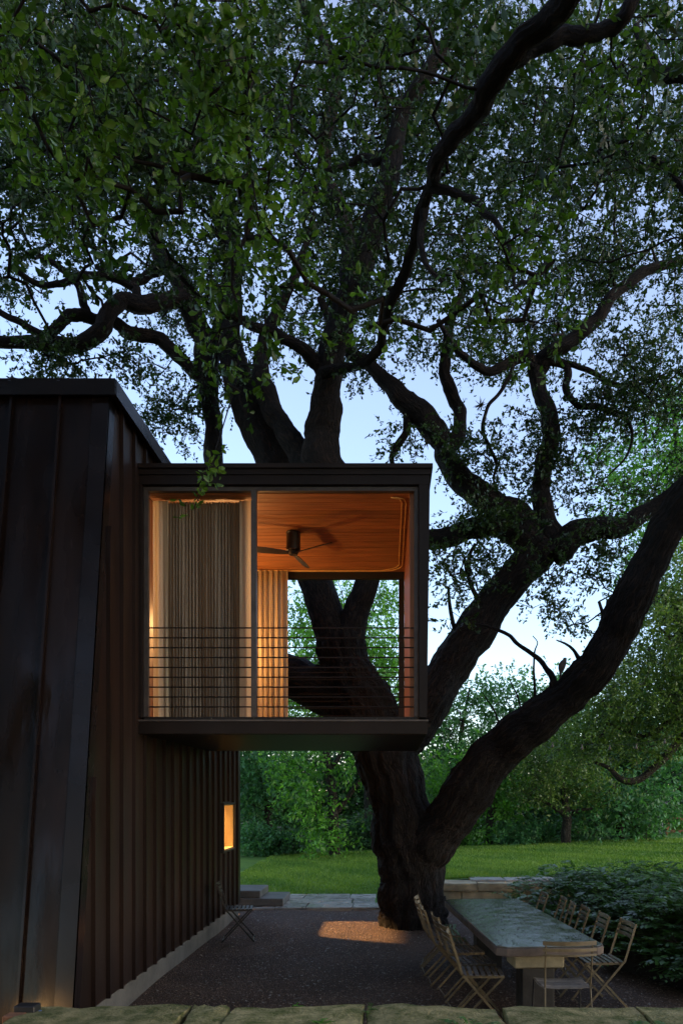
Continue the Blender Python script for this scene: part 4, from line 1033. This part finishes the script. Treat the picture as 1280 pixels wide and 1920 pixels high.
wood_tree('round dense olive green tree on a short dark trunk amid the far woods', bx(1060, 27),
          [[(1060, 1600, 27, 9), (1060, 1560, 27, 9), (1062, 1530, 27, 8), (1055, 1480, 27, 6), (1045, 1420, 27, 4)], [(1062, 1525, 27, 5), (1085, 1520, 27, 4), (1110, 1515, 27, 3)], [(1062, 1530, 27, 5), (1040, 1515, 27, 4), (1015, 1500, 27, 3)]],
          [(1040, 1440, 27, 80, 60, 2), (1060, 1400, 27, 70, 50, 2), (1000, 1480, 27, 45, 30, 1.5), (1100, 1480, 27, 50, 30, 1.5), (1000, 1400, 27.5, 50, 40, 1.5)], M_leaf_olive, .11, 1.7, nsh=6, nlf=9, rad=.42)
wood_tree('large spreading olive green oak with a low sweeping limb at the right lawn edge', bx(1390, 21),
          [[(1390, 1630, 21, 30), (1385, 1540, 21, 26), (1370, 1450, 21, 24), (1340, 1340, 21, 20), (1300, 1220, 21, 14), (1260, 1120, 21, 8)], [(1375, 1460, 21, 16), (1320, 1350, 21, 10), (1280, 1380, 21, 8), (1255, 1410, 21, 8), (1225, 1440, 21, 7), (1195, 1462, 21, 7), (1165, 1462, 21, 6), (1140, 1440, 21, 4), (1115, 1430, 21, 3)], [(1340, 1340, 21, 9), (1270, 1345, 21, 6), (1230, 1370, 21, 5), (1200, 1380, 21, 4), (1170, 1370, 21, 2)]],
          [(1180, 1290, 21, 95, 75, 1.6), (1240, 1180, 21, 90, 80, 1.8), (1120, 1360, 21, 70, 45, 1.2), (1270, 1320, 21, 60, 70, 1.5), (1210, 1400, 20.8, 70, 35, 1), (1090, 1400, 21.5, 50, 40, 1), (1330, 1250, 21, 100, 150, 2), (1290, 1090, 21, 70, 80, 1.5)], M_leaf_olive, .10, 1.9, nsh=7, nlf=9, rad=.4)
wood_tree('tall green tree rising high at the right edge behind the oak limbs', bx(1330, 25),
          [[(1330, 1600, 25, 20), (1325, 1400, 25, 18), (1310, 1200, 25, 14), (1290, 1000, 25, 10), (1270, 850, 25, 6), (1260, 760, 25, 3)]],
          [(1255, 820, 25, 70, 70, 2), (1270, 950, 25, 80, 80, 2), (1190, 920, 25, 60, 60, 1.8), (1330, 900, 25, 80, 120, 2), (1240, 1060, 25, 70, 70, 2), (1150, 850, 25, 60, 45, 1.5), (1300, 760, 25, 70, 50, 1.5)], M_leaf_green, .14, 1.0, nsh=6, nlf=8)
wood_tree('blue green willowy tree drooping over the lawn edge near the wooden gate', bx(1160, 28),
          [[(1165, 1595, 28, 8), (1160, 1540, 28, 7), (1150, 1480, 28, 5), (1140, 1420, 28, 3)]],
          [(1110, 1530, 28, 60, 40, 1.5), (1180, 1510, 28, 60, 55, 1.5), (1130, 1480, 28, 50, 35, 1.3), (1200, 1560, 28, 45, 25, 1.2), (1080, 1560, 28, 40, 24, 1), (1250, 1500, 28.5, 50, 45, 1.3), (1260, 1430, 28.5, 50, 45, 1.3)], M_leaf_teal, .17, 1.3, droop=.6)
wood_tree('tall pale green tree far behind the raised room', bx(690, 34),
          [[(690, 1600, 34, 9), (690, 1480, 34, 8), (685, 1360, 34, 7), (680, 1240, 34, 5), (670, 1130, 34, 3)]],
          [(720, 1170, 34, 50, 50, 1.5), (560, 1160, 34, 50, 60, 1.5), (640, 1120, 34, 60, 45, 1.5), (700, 1280, 34, 70, 60, 1.5), (730, 1120, 34, 40, 50, 1.5), (570, 1260, 34, 60, 50, 1.5), (640, 1330, 34, 80, 50, 1.5)], M_leaf_green, .17, .8)
# shrubs along the edge of the woods
def shrub(label, px, py, Y, rx, ry, mt, leaf=.14, n=80, name='woodland_shrub', droop=.2):
    s = F / Y; c = at(px, py, Y)
    t = tag(empty(name, (c.x, Y, 0)), label, 'shrub', 'shrubs at the edge of the woods')
    pts = ellipsoid_points(c, (rx / s, .9, ry / s), n, .4); pts = pts[pts[:, 2] > .1]
    stem = np.array([[c.x + random.uniform(-.1, .1), Y, z] for z in np.linspace(-.1, max(.5, c.z), 6)])
    A, B, a, b = grow(stem, None, pts, step=.4, base_r=.005)
    v, f = tubes5(A, B, a, b, 4)
    o = link('stem', mesh_np('stem', v, f, M_bark2), t, (-c.x, -Y, 0)); o['kind'] = 'stuff'
    V, Fc, T, _, _ = shoots(pts, np.full(len(pts), .3), 6, 8, np.full(len(pts), leaf), droop=droop, shoot_len=.35)
    o = link('foliage', mesh_np('foliage', V, Fc, mt, tint=T), t, (-c.x, -Y, 0)); o['kind'] = 'stuff'
for a in (('mid green shrub filling the gap right beside the far house corner', 490, 1580, 28, 40, 28, M_leaf_teal),
          ('small grey green shrub left of the ivy clad tree', 545, 1590, 28.5, 35, 24, M_leaf_dark),
          ('dark shrub in deep shade between the ivy clad tree and the oak trunk', 665, 1575, 30, 35, 40, M_leaf_dark),
          ('dark leafy shrub partly hidden behind the oak trunk', 720, 1560, 30, 45, 50, M_leaf_dark),
          ('low feathery blue green mound on the lawn edge', 985, 1572, 28, 55, 26, M_leaf_teal),
          ('green shrub just right of the oak trunk at the lawn edge', 850, 1590, 29, 35, 22, M_leaf_green),
          ('small grey shrub between the feathery mound and the drooping tree', 1045, 1575, 29, 25, 24, M_leaf_dark),
          ('dark green shrub under the sweeping limb beside the grey screen', 1190, 1570, 29, 40, 20, M_leaf_dark),
          ('green shrub growing behind the wooden gate', 1275, 1555, 33, 35, 35, M_leaf_olive)):
    shrub(*a)
# the mass of woods further back
pts = []
for px, py, Y, rx, ry in ((450, 1480, 38, 120, 130), (560, 1500, 40, 110, 120), (680, 1480, 40, 110, 140), (800, 1500, 40, 100, 110), (900, 1480, 41, 110, 130), (1010, 1490, 41, 110, 120), (1120, 1450, 40, 110, 170), (1230, 1420, 38, 110, 190), (1330, 1350, 36, 120, 260), (330, 1400, 38, 120, 220), (200, 1400, 38, 120, 220)):
    s = F / Y; pts.append(ellipsoid_points(at(px, py, Y), (rx / s, 1.6, ry / s), int(math.pi * rx * ry / s / s * 9), .6))
pts = np.concatenate(pts); pts = pts[pts[:, 2] > .2]
V, Fc, T, _, _ = shoots(pts, np.full(len(pts), .7), 6, 6, np.full(len(pts), .26), shoot_len=.6)
tag(link('woods', mesh_np('woods', V, Fc, M_leaf_dark, tint=T)), 'dark mass of woodland foliage behind the nearer trees', 'woods', kind='stuff')

# string of bulbs hung in the far oak
sl = tag(empty('string_lights', at(1140, 1390, 19)), 'thin string of unlit glass bulbs hung under the far oak', 'string lights')
b0 = at(1140, 1390, 19)
pp = [at(1000, 1380, 19), at(1035, 1392, 19), at(1090, 1396, 19), at(1142, 1397, 19), at(1192, 1395, 19), at(1245, 1385, 19), at(1300, 1365, 19)]
MB().rod([p - b0 for p in pp], .004, 5).build('wire', M_black, sl)
for p in pp[1:-1]:
    q = p - b0
    MB().rod([q, q - Vector((0, 0, .05))], .014, 8).build('socket', M_black, sl)
    MB().rod([q - Vector((0, 0, .05)), q - Vector((0, 0, .075)), q - Vector((0, 0, .11)), q - Vector((0, 0, .125))], [.014, .032, .03, .008], 8).build('bulb', M_conc, sl, smooth=True)

# gate frame and grey screen at the right edge of the lawn
gt_ = tag(empty('wooden_gate', at(1250, 1580, 31)), 'rust brown wooden gate frame at the right end of the lawn', 'gate')
g0 = at(1250, 1580, 31)
zb = float(lawn_h(np.array([g0.x]), np.array([31.0]))[0]) - g0.z
MB().box(-.06, .06, -.05, .05, zb - .05, 1.0).build('post', M_rust, gt_)
MB().box(.062, 2.2, -.035, .035, .87, .98).build('rail', M_rust, gt_)
MB().box(.062, 2.2, -.035, .035, zb + .12, zb + .22).build('rail', M_rust, gt_)
MB().box(2.2, 2.32, -.05, .05, zb - .05, 1.0).build('post', M_rust, gt_)
MB().box(1.1, 1.16, -.02, .02, zb + .225, .865).build('slat', M_rust, gt_)
sc_ = tag(empty('grey_screen', at(1232, 1582, 30.6)), 'sagging grey mesh screen beside the wooden gate frame', 'screen')
for i in range(3):
    h0, h1 = .45 + i * .17, .62 + i * .15
    MB().hexa([(-.42 + i * .24, 0, -.15), (-.19 + i * .24, .05, -.15), (-.19 + i * .24, .08, -.15), (-.42 + i * .24, .03, -.15), (-.42 + i * .24, 0, h0), (-.19 + i * .24, .05, h1), (-.19 + i * .24, .08, h1), (-.42 + i * .24, .03, h0)]).build('screen_panel', M_grey, sc_)

# unseen oaks added around the court to block sky light and sun
for lb, x, y in (('unseen broad oak added for shade on the steel wall side', -11.0, -2.0), ('unseen broad oak added for shade beside the terrace on the fern bed side', 12.5, 3.0), ('unseen oak added for shade beyond the fern bed', 13.0, 10.0)):
    g_ = tag(empty('shade_oak', (x, y, 0)), lb, 'tree', 'unseen oaks added for shade')
    st_ = np.array([[x, y, -.1, .34], [x + .1, y, 1.0, .27], [x, y + .1, 2.5, .24], [x + .3, y, 4.2, .2], [x + .2, y + .4, 6.2, .13], [x, y, 8.4, .06]])
    Cc = catmull(st_, 6); v, f, uv = tube_arrays(Cc[:, :3], Cc[:, 3], 12, .06, 3)
    link('trunk', mesh_np('trunk', v, f, M_bark2, True, uv), g_, (-x, -y, 0))
    pts = np.concatenate([ellipsoid_points((x, y, 6.2), (4.2, 4.2, 3.6), 520, .4), ellipsoid_points((x + 2 * (1 if x < 0 else -1), y + 2, 5.6), (3, 3, 2), 160, .4)])
    A, B, a, b = grow(Cc[:, :3], None, pts, step=.7, base_r=.006, rmax=.07)
    v, f = tubes5(A, B, a, b, 4); link('branches', mesh_np('branches', v, f, M_bark2), g_, (-x, -y, 0))['kind'] = 'stuff'
    V, Fc, T, _, _ = shoots(pts, np.full(len(pts), .45), 6, 8, np.full(len(pts), .16), shoot_len=.4)
    link('crown', mesh_np('crown', V, Fc, M_leaf_olive, tint=T), g_, (-x, -y, 0))['kind'] = 'stuff'
# garden path light at the foot of the house, its glow on the steel
gl_ = tag(empty('path_light', (-3.5, 5.0, -.12)), 'low garden path light at the foot of the dark steel wall', 'lamp')
MB().rod([(0, 0, 0), (0, 0, .36)], .018, 10).build('stem', M_black, gl_)
MB().rod([(0, 0, .52), (0, 0, .545), (0, 0, .56)], [.10, .07, .01], 16).build('cap', M_black, gl_)
MB().rod([(0, 0, .362), (0, 0, .40)], [.03, .02], 12).build('lamp_holder', M_black, gl_)
lamp_light('path_glow', (0, 0, .46), 14, (1.0, .55, .20), .08, gl_)

# ------------------------------------------------------------------ stone table
M_pedestal = mat('shaded_pedestal_stone', (0.035, 0.03, 0.024), 0.8, 0.3, var=0.4, vscale=6, bump=0.3, bscale=16)  # stone colour darkened: the shadow under the tabletop is painted in
TA = math.atan2(-.25, 3.15)
tcx, tcy = 1.32, 8.68
table = tag(empty('stone_table', (tcx, tcy, 0), rz=-TA), 'long wet stone dining table with clipped corners standing on gravel', 'table')
hw, hl_, cc = .49, 1.62, .08
poly = [(-hw + cc, -hl_), (hw - cc, -hl_), (hw, -hl_ + cc), (hw, hl_ - cc), (hw - cc, hl_), (-hw + cc, hl_), (-hw, hl_ - cc), (-hw, -hl_ + cc)]
MB().prism(poly, .672, .745, 'z').build('table_edge', M_tableedge, table, bevel=.006)
MB().prism([(x * .985, y * .996) for x, y in poly], .7455, .76, 'z').build('tabletop', M_tabletop, table, bevel=.004)
for y in (-1.15, 1.05):
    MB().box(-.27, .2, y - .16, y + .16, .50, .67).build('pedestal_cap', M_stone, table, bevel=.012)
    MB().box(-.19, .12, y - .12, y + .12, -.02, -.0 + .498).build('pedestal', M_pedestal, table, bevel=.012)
# fallen leaves and oak catkins on the wet table
def litter(n, x0, x1, y0, y1, z, size, tr=None):
    p = np.stack([rng.uniform(x0, x1, n), rng.uniform(y0, y1, n), np.full(n, z)], -1)
    if tr is not None:
        c, s = math.cos(-TA), math.sin(-TA)
        p = np.stack([tcx + p[:, 0] * c - p[:, 1] * s, tcy + p[:, 0] * s + p[:, 1] * c, p[:, 2]], -1)
    a = rng.random(n) * 6.28; d = np.stack([np.cos(a), np.sin(a), rng.normal(.05, .08, n)], -1)
    sd_ = np.stack([-np.sin(a), np.cos(a), rng.normal(0, .15, n)], -1)
    L = size * rng.uniform(.4, 1.3, n)[:, None]; W = L * rng.uniform(.15, .45, (n, 1))
    V = np.stack([p, p + d * L * .5 + sd_ * W * .5 + [0, 0, .002], p + d * L + [0, 0, .003], p + d * L * .5 - sd_ * W * .5 + [0, 0, .002]], 1)
    tri = np.array([[0, 1, 2], [0, 2, 3]])
    return V.reshape(-1, 3), (np.arange(n)[:, None, None] * 4 + tri[None]).reshape(-1, 3), np.repeat(rng.random(n), 2)
M_litter = leaf_mat('fallen_leaf', (0.012, 0.012, 0.008), (0.07, 0.055, 0.03), .1, .5)
M_litter2 = leaf_mat('pale_fallen_leaf', (0.04, 0.025, 0.012), (0.30, 0.25, 0.18), .0, .4)
v, f, t = litter(900, -.47, .47, -1.6, 1.6, .7625, .03, tr=1)
tag(link('table_litter', mesh_np('table_litter', v, f, M_litter, tint=t)), 'fallen oak leaves and catkins scattered over the wet tabletop', 'leaf litter', kind='stuff')
v, f, t = litter(5200, -2.5, 4.2, 5.4, 14.5, .006, .05)
tag(link('leaf_litter', mesh_np('leaf_litter', v, f, M_litter2, tint=t)), 'brown fallen leaves scattered over the gravel court', 'leaf litter', kind='stuff')

# ------------------------------------------------------------------ folding chairs
def folding_chair(frame, seat, loc=(0, 0, 0)):
    c = empty('folding_chair', loc)
    hw = .205
    for s in (-1, 1):
        # one bent bar: back post, seat joint, front foot
        m = MB(); x = s * hw
        m.bar((x, -.30, .84), (x, -.185, .47), .011, .021); m.bar((x, -.187, .48), (x, .215, .008), .011, .021)
        m.build('backrest_post', frame, c)
        MB().bar((x - s * .018, .175, .445), (x - s * .018, -.235, .008), .011, .020).build('leg', frame, c)
        MB().bar((x - s * .036, -.185, .452), (x - s * .036, .195, .452), .014, .022).build('seat_rail', frame, c)
    for i in range(7):
        y = -.165 + i * .056
        MB().box(-hw + .008, hw - .008, y - .018, y + .018, .464, .474).build('seat_slat', seat, c)
    for z, h in ((.812, .042), (.755, .034), (.705, .034)):
        m = MB(); n = 8
        for k in range(n):
            a, b = -1 + 2 * k / n, -1 + 2 * (k + 1) / n
            yb = -.297 + (.84 - z) * .31
            ya, yb2 = yb - .03 * (1 - a * a), yb - .03 * (1 - b * b)
            xa, xb = a * (hw + .006), b * (hw + .006)
            m.hexa([(xa, ya, z - h / 2), (xb, yb2, z - h / 2), (xb, yb2 + .008, z - h / 2), (xa, ya + .008, z - h / 2), (xa, ya - .008, z + h / 2), (xb, yb2 - .008, z + h / 2), (xb, yb2, z + h / 2), (xa, ya, z + h / 2)])
        m.build('backrest_slat', frame, c)
    MB().rod([(-hw, .205, .03), (hw, .205, .03)], .007, 6).build('crossbar', frame, c)
    MB().rod([(-hw + .02, -.225, .03), (hw - .02, -.225, .03)], .007, 6).build('crossbar', frame, c)
    return c
proto = folding_chair(M_chair, M_seat)
first = True
def put(loc, rz, label, group, p=None):
    global first
    p = p or proto
    if p is proto and first: o = proto; first = False
    else: o = copy_tree(p)
    o.location = loc; o.rotation_euler = (0, 0, rz)
    tag(o, label, 'chair', group)
    return o
G = 'slatted folding chairs around the stone table'
right = [(2.08, 7.95, 'folding chair pulled out at the near end of the row against the ferns'), (1.98, 8.50, 'second folding chair from the camera in the row against the ferns'), (1.93, 9.0, 'third folding chair from the camera in the row against the ferns'),
         (1.87, 9.36, 'fourth folding chair from the camera in the row against the ferns'), (1.82, 9.84, 'fifth folding chair from the camera in the row against the ferns'), (1.74, 10.3, 'farthest folding chair of the row against the ferns')]
for i, (x, y, lb) in enumerate(right):
    put((x + random.uniform(-.04, .05), y + random.uniform(-.04, .04), 0), R(90) + random.uniform(-.13, .13) + (.12 if i == 0 else 0), lb, G)
left = ['nearest folding chair of the row on the trunk side of the table, slatted seat showing', 'second folding chair from the camera on the trunk side of the table', 'third folding chair from the camera on the trunk side of the table',
        'fourth folding chair from the camera on the trunk side of the table', 'fifth folding chair from the camera on the trunk side of the table', 'farthest folding chair on the trunk side of the table, close to the oak base']
for i, lb in enumerate(left):
    put((.85 - .045 * i + random.uniform(-.05, .03), 7.42 + .49 * i + random.uniform(-.05, .05), 0), R(-90) + random.uniform(-.14, .14), lb, G)
dk = folding_chair(M_chairdk, M_chairdk, (-2.15, 11.55, 0)); dk.rotation_euler = (0, 0, R(-82))
tag(dk, 'dark folding chair standing alone against the metal house wall', 'chair')
# wire seated chair at the table end
wc = tag(empty('wire_chair', (1.52, 6.98, 0), rz=R(3)), 'slim chair with curved slat back and wire seat at the near table end', 'chair')
for s in (-1, 1):
    MB().rod([(s * .20, -.20, .85), (s * .20, -.17, .60), (s * .195, -.15, .46), (s * .21, -.20, .0)], .008, 8).build('backrest_post', M_chair, wc)
    MB().rod([(s * .21, .20, .455), (s * .22, .235, .0)], .008, 8).build('leg', M_chairdk, wc)
    MB().rod([(s * .205, -.17, .452), (s * .21, .02, .44), (s * .21, .20, .455)], .007, 6).build('seat_rail', M_seat, wc)
for i in range(9):
    y = -.15 + i * .044
    MB().rod([(-.205, y, .456), (-.1, y, .446), (.1, y, .446), (.205, y, .456)], .006, 6).build('seat_wire', M_seat, wc)
for z, h in ((.845, .036), (.79, .026), (.745, .018)):
    m = MB(); n = 10
    for k in range(n):
        a, b = -1 + 2 * k / n, -1 + 2 * (k + 1) / n
        ya, yb = -.215 - .045 * (1 - a * a), -.215 - .045 * (1 - b * b)
        m.hexa([(a * .23, ya, z - h / 2), (b * .23, yb, z - h / 2), (b * .23, yb + .008, z - h / 2), (a * .23, ya + .008, z - h / 2), (a * .23, ya, z + h / 2), (b * .23, yb, z + h / 2), (b * .23, yb + .008, z + h / 2), (a * .23, ya + .008, z + h / 2)])
    m.build('backrest_slat', M_chair, wc)
MB().rod([(-.215, -.185, .2), (.215, -.185, .2)], .006, 6).build('crossbar', M_chairdk, wc)

# ------------------------------------------------------------------ fern bed on the right, plants on the front wall
def fronds(bases, dirs, length, npairs, lw):
    """arching pinnate fronds"""
    n = len(bases); t = np.linspace(.12, 1, npairs)
    d = dirs / np.linalg.norm(dirs, axis=1)[:, None]
    P = bases[:, None] + d[:, None] * (length[:, None] * t)[..., None]
    hz = d * [1, 1, 0]; hz /= np.linalg.norm(hz, axis=1)[:, None] + 1e-6
    P = P + hz[:, None] * (length[:, None] * .25 * t ** 2)[..., None]
    P[..., 2] -= length[:, None] * .55 * t[None] ** 2.2
    side = np.cross(hz, [0, 0, 1.])
    T = np.gradient(P, axis=1); T /= np.linalg.norm(T, axis=2)[..., None] + 1e-9
    out = []
    for s in (-1, 1):
        ld = s * side[:, None] + T * .55 + rng.normal(0, .12, P.shape); ld[..., 2] -= .15
        ln = length[:, None] * lw * np.sin(np.clip(t * .86 + .18, 0, 1) * np.pi)[None] * np.ones((n, 1))
        tint = np.clip(rng.normal(.45, .22, n), 0, 1)[:, None] * np.ones((1, npairs)) + rng.normal(0, .08, (n, npairs))
        pos = P.reshape(-1, 3); q = ld.reshape(-1, 3); q /= np.linalg.norm(q, axis=1)[:, None]
        L = ln.reshape(-1); m = len(pos)
        sv = np.cross(q, np.array([0, 0, 1.]) + rng.normal(0, .25, (m, 3))); sv /= np.linalg.norm(sv, axis=1)[:, None] + 1e-9
        W = (L * .46)[:, None]; L = L[:, None]
        V = np.stack([pos, pos + q * L * .4 + sv * W * .5, pos + q * L, pos + q * L * .4 - sv * W * .5], 1)
        tri = np.array([[0, 1, 2], [0, 2, 3]])
        out.append((V.reshape(-1, 3), (np.arange(m)[:, None, None] * 4 + tri[None]).reshape(-1, 3), np.repeat(np.clip(tint.reshape(-1), 0, 1), 2)))
    v, f = cat_meshes([(a, b) for a, b, _ in out])
    A = P[:, :-1].reshape(-1, 3); B = P[:, 1:].reshape(-1, 3)
    return v, f, np.concatenate([c for _, _, c in out]), A, B
def bed_edge(Y):   # left edge of the bed, running back behind the chairs
    return np.interp(Y, [7.0, 8.0, 9.0, 10.0, 11.0, 12.5, 13.6], [3.75, 3.3, 2.95, 2.65, 2.45, 2.2, 2.05])
n = 3000
Yb = rng.uniform(7.6, 14.3, n); Xb = bed_edge(Yb) + rng.random(n) ** .8 * np.clip(.46 * Yb - bed_edge(Yb), .6, 9)
hb = .26 + .46 * smooth01((Xb - bed_edge(Yb)) / .7) + .05 * wob(Xb * 1.5, Yb * 1.5)
base = np.stack([Xb, Yb, hb * rng.uniform(.6, 1.05, n)], -1)
dr = np.stack([rng.normal(-.15, .7, n), rng.normal(-.25, .7, n), rng.uniform(.4, 1.3, n)], -1)
v, f, t, A, B = fronds(base, dr, rng.uniform(.28, .52, n), 9, .31)
bed = tag(empty('fern_bed', (3.5, 10.5, 0)), 'dense glossy dark green bed of ferns behind the row of chairs', 'ferns', kind='stuff')
link('fronds', mesh_np('fronds', v, f, M_fern, tint=t), bed, (-3.5, -10.5, 0))['kind'] = 'stuff'
v, f = tubes5(A, B, np.full(len(A), .0022), np.full(len(A), .002), 3)
link('stalks', mesh_np('stalks', v, f, M_bark2), bed, (-3.5, -10.5, 0))['kind'] = 'stuff'
# mounded soil under the ferns
ys_ = np.linspace(7.6, 14.4, 40); xs_ = np.linspace(0, 1, 24)
Yg, Ug = np.meshgrid(ys_, xs_, indexing='ij'); Xg = bed_edge(Yg) + .08 + Ug * 6
Zg = (.30 + .05 * wob(Xg, Yg)) * smooth01((Xg - bed_edge(Yg) - .08) / .5) - .03
i = np.arange(39 * 23); r_ = i // 23; c_ = i % 23; a_ = r_ * 24 + c_
link('soil', mesh_np('soil', np.stack([Xg, Yg, Zg], -1).reshape(-1, 3), np.stack([a_, a_ + 1, a_ + 25, a_ + 24], -1), M_soil, True), bed, (-3.5, -10.5, 0))
# small ferns and weeds on and before the front wall
for nm, lb, px, py, Y, k, ln, mt in (('fern', 'small dark fern sprawling over the front wall below the table', 905, 1925, 4.75, 34, .16, M_fern), ('fern', 'dark fern spilling over the right end of the front wall', 1215, 1925, 4.75, 34, .18, M_fern), ('fern', 'small fern on the front wall at the near chair', 1010, 1930, 4.7, 20, .14, M_fern),
                              ('weed', 'tiny green weed in a joint of the front wall', 560, 1885, 5.31, 8, .07, M_leaf_green), ('weed', 'small leafy weed on top of the front wall', 600, 1912, 4.9, 12, .08, M_leaf_green), ('weed', 'thin weed by the wall joint below the left row of chairs', 690, 1893, 5.2, 10, .09, M_leaf_olive)):
    p = at(px, py, Y); z0 = .69
    b_ = np.array([[p.x, Y, z0]]) + rng.normal(0, 1, (k, 3)) * [.10 if nm == 'fern' else .02, .05 if nm == 'fern' else .015, .004]
    d_ = np.stack([rng.normal(0, .8, k), rng.normal(0, .6, k), rng.uniform(.25, .9, k)], -1)
    v, f, t, A, B = fronds(b_, d_, rng.uniform(.6, 1.2, k) * ln, 9, .26)
    o = tag(empty(nm, (p.x, Y, z0)), lb, 'plant')
    link('fronds', mesh_np('fronds', v, f, mt, tint=t), o, (-p.x, -Y, -z0))['kind'] = 'stuff'
    v, f = tubes5(A, B, np.full(len(A), .0018), np.full(len(A), .0015), 3)
    link('stalks', mesh_np('stalks', v, f, mt, tint=np.full(len(f), .3)), o, (-p.x, -Y, -z0))['kind'] = 'stuff'

# ------------------------------------------------------------------ odds and ends at the lower left corner
ps = tag(empty('timber_post', (at(28, 1900, 5.1).x, 5.1, 0)), 'weathered rusty timber post top at the front wall end', 'post')
MB().box(-.058, .058, -.05, .05, -.1, .70).build('shaft', M_rust, ps, bevel=.006)
MB().box(-.035, .10, .055, .16, -.1, .735).build('block', M_black, ps, bevel=.006)
M_blue = mat('blue_cloth', (.16, .30, .62), .7, .3, var=.2, vscale=12)
M_cream = mat('cream_cloth', (.6, .5, .33), .8, .3, var=.2, vscale=12)
gl = tag(empty('garden_glove', (at(60, 1906, 5.2).x, 5.2, .63)), 'small blue and cream garden glove lying beside the timber post', 'glove')
for j in range(4):
    MB().rod([(-.05 + .006 * j, -.01 + .018 * j, .02), (-.01, -.01 + .019 * j, .035), (.03, -.012 + .019 * j, .03 + .004 * j)], [.010, .012, .010], 8).build('finger', M_blue, gl, smooth=True)
MB().rod([(.02, .015, .02), (.05, .015, .03), (.085, .012, .035)], [.022, .036, .028], 12).build('palm', M_blue, gl, smooth=True)
MB().rod([(.03, -.03, .005), (.055, -.035, .014), (.075, -.04, .01)], [.010, .020, .012], 10).build('cuff', M_cream, gl, smooth=True)
MB().box(-.07, .12, -.06, .1, -.7, -.004).build('ledge', M_stone, gl)
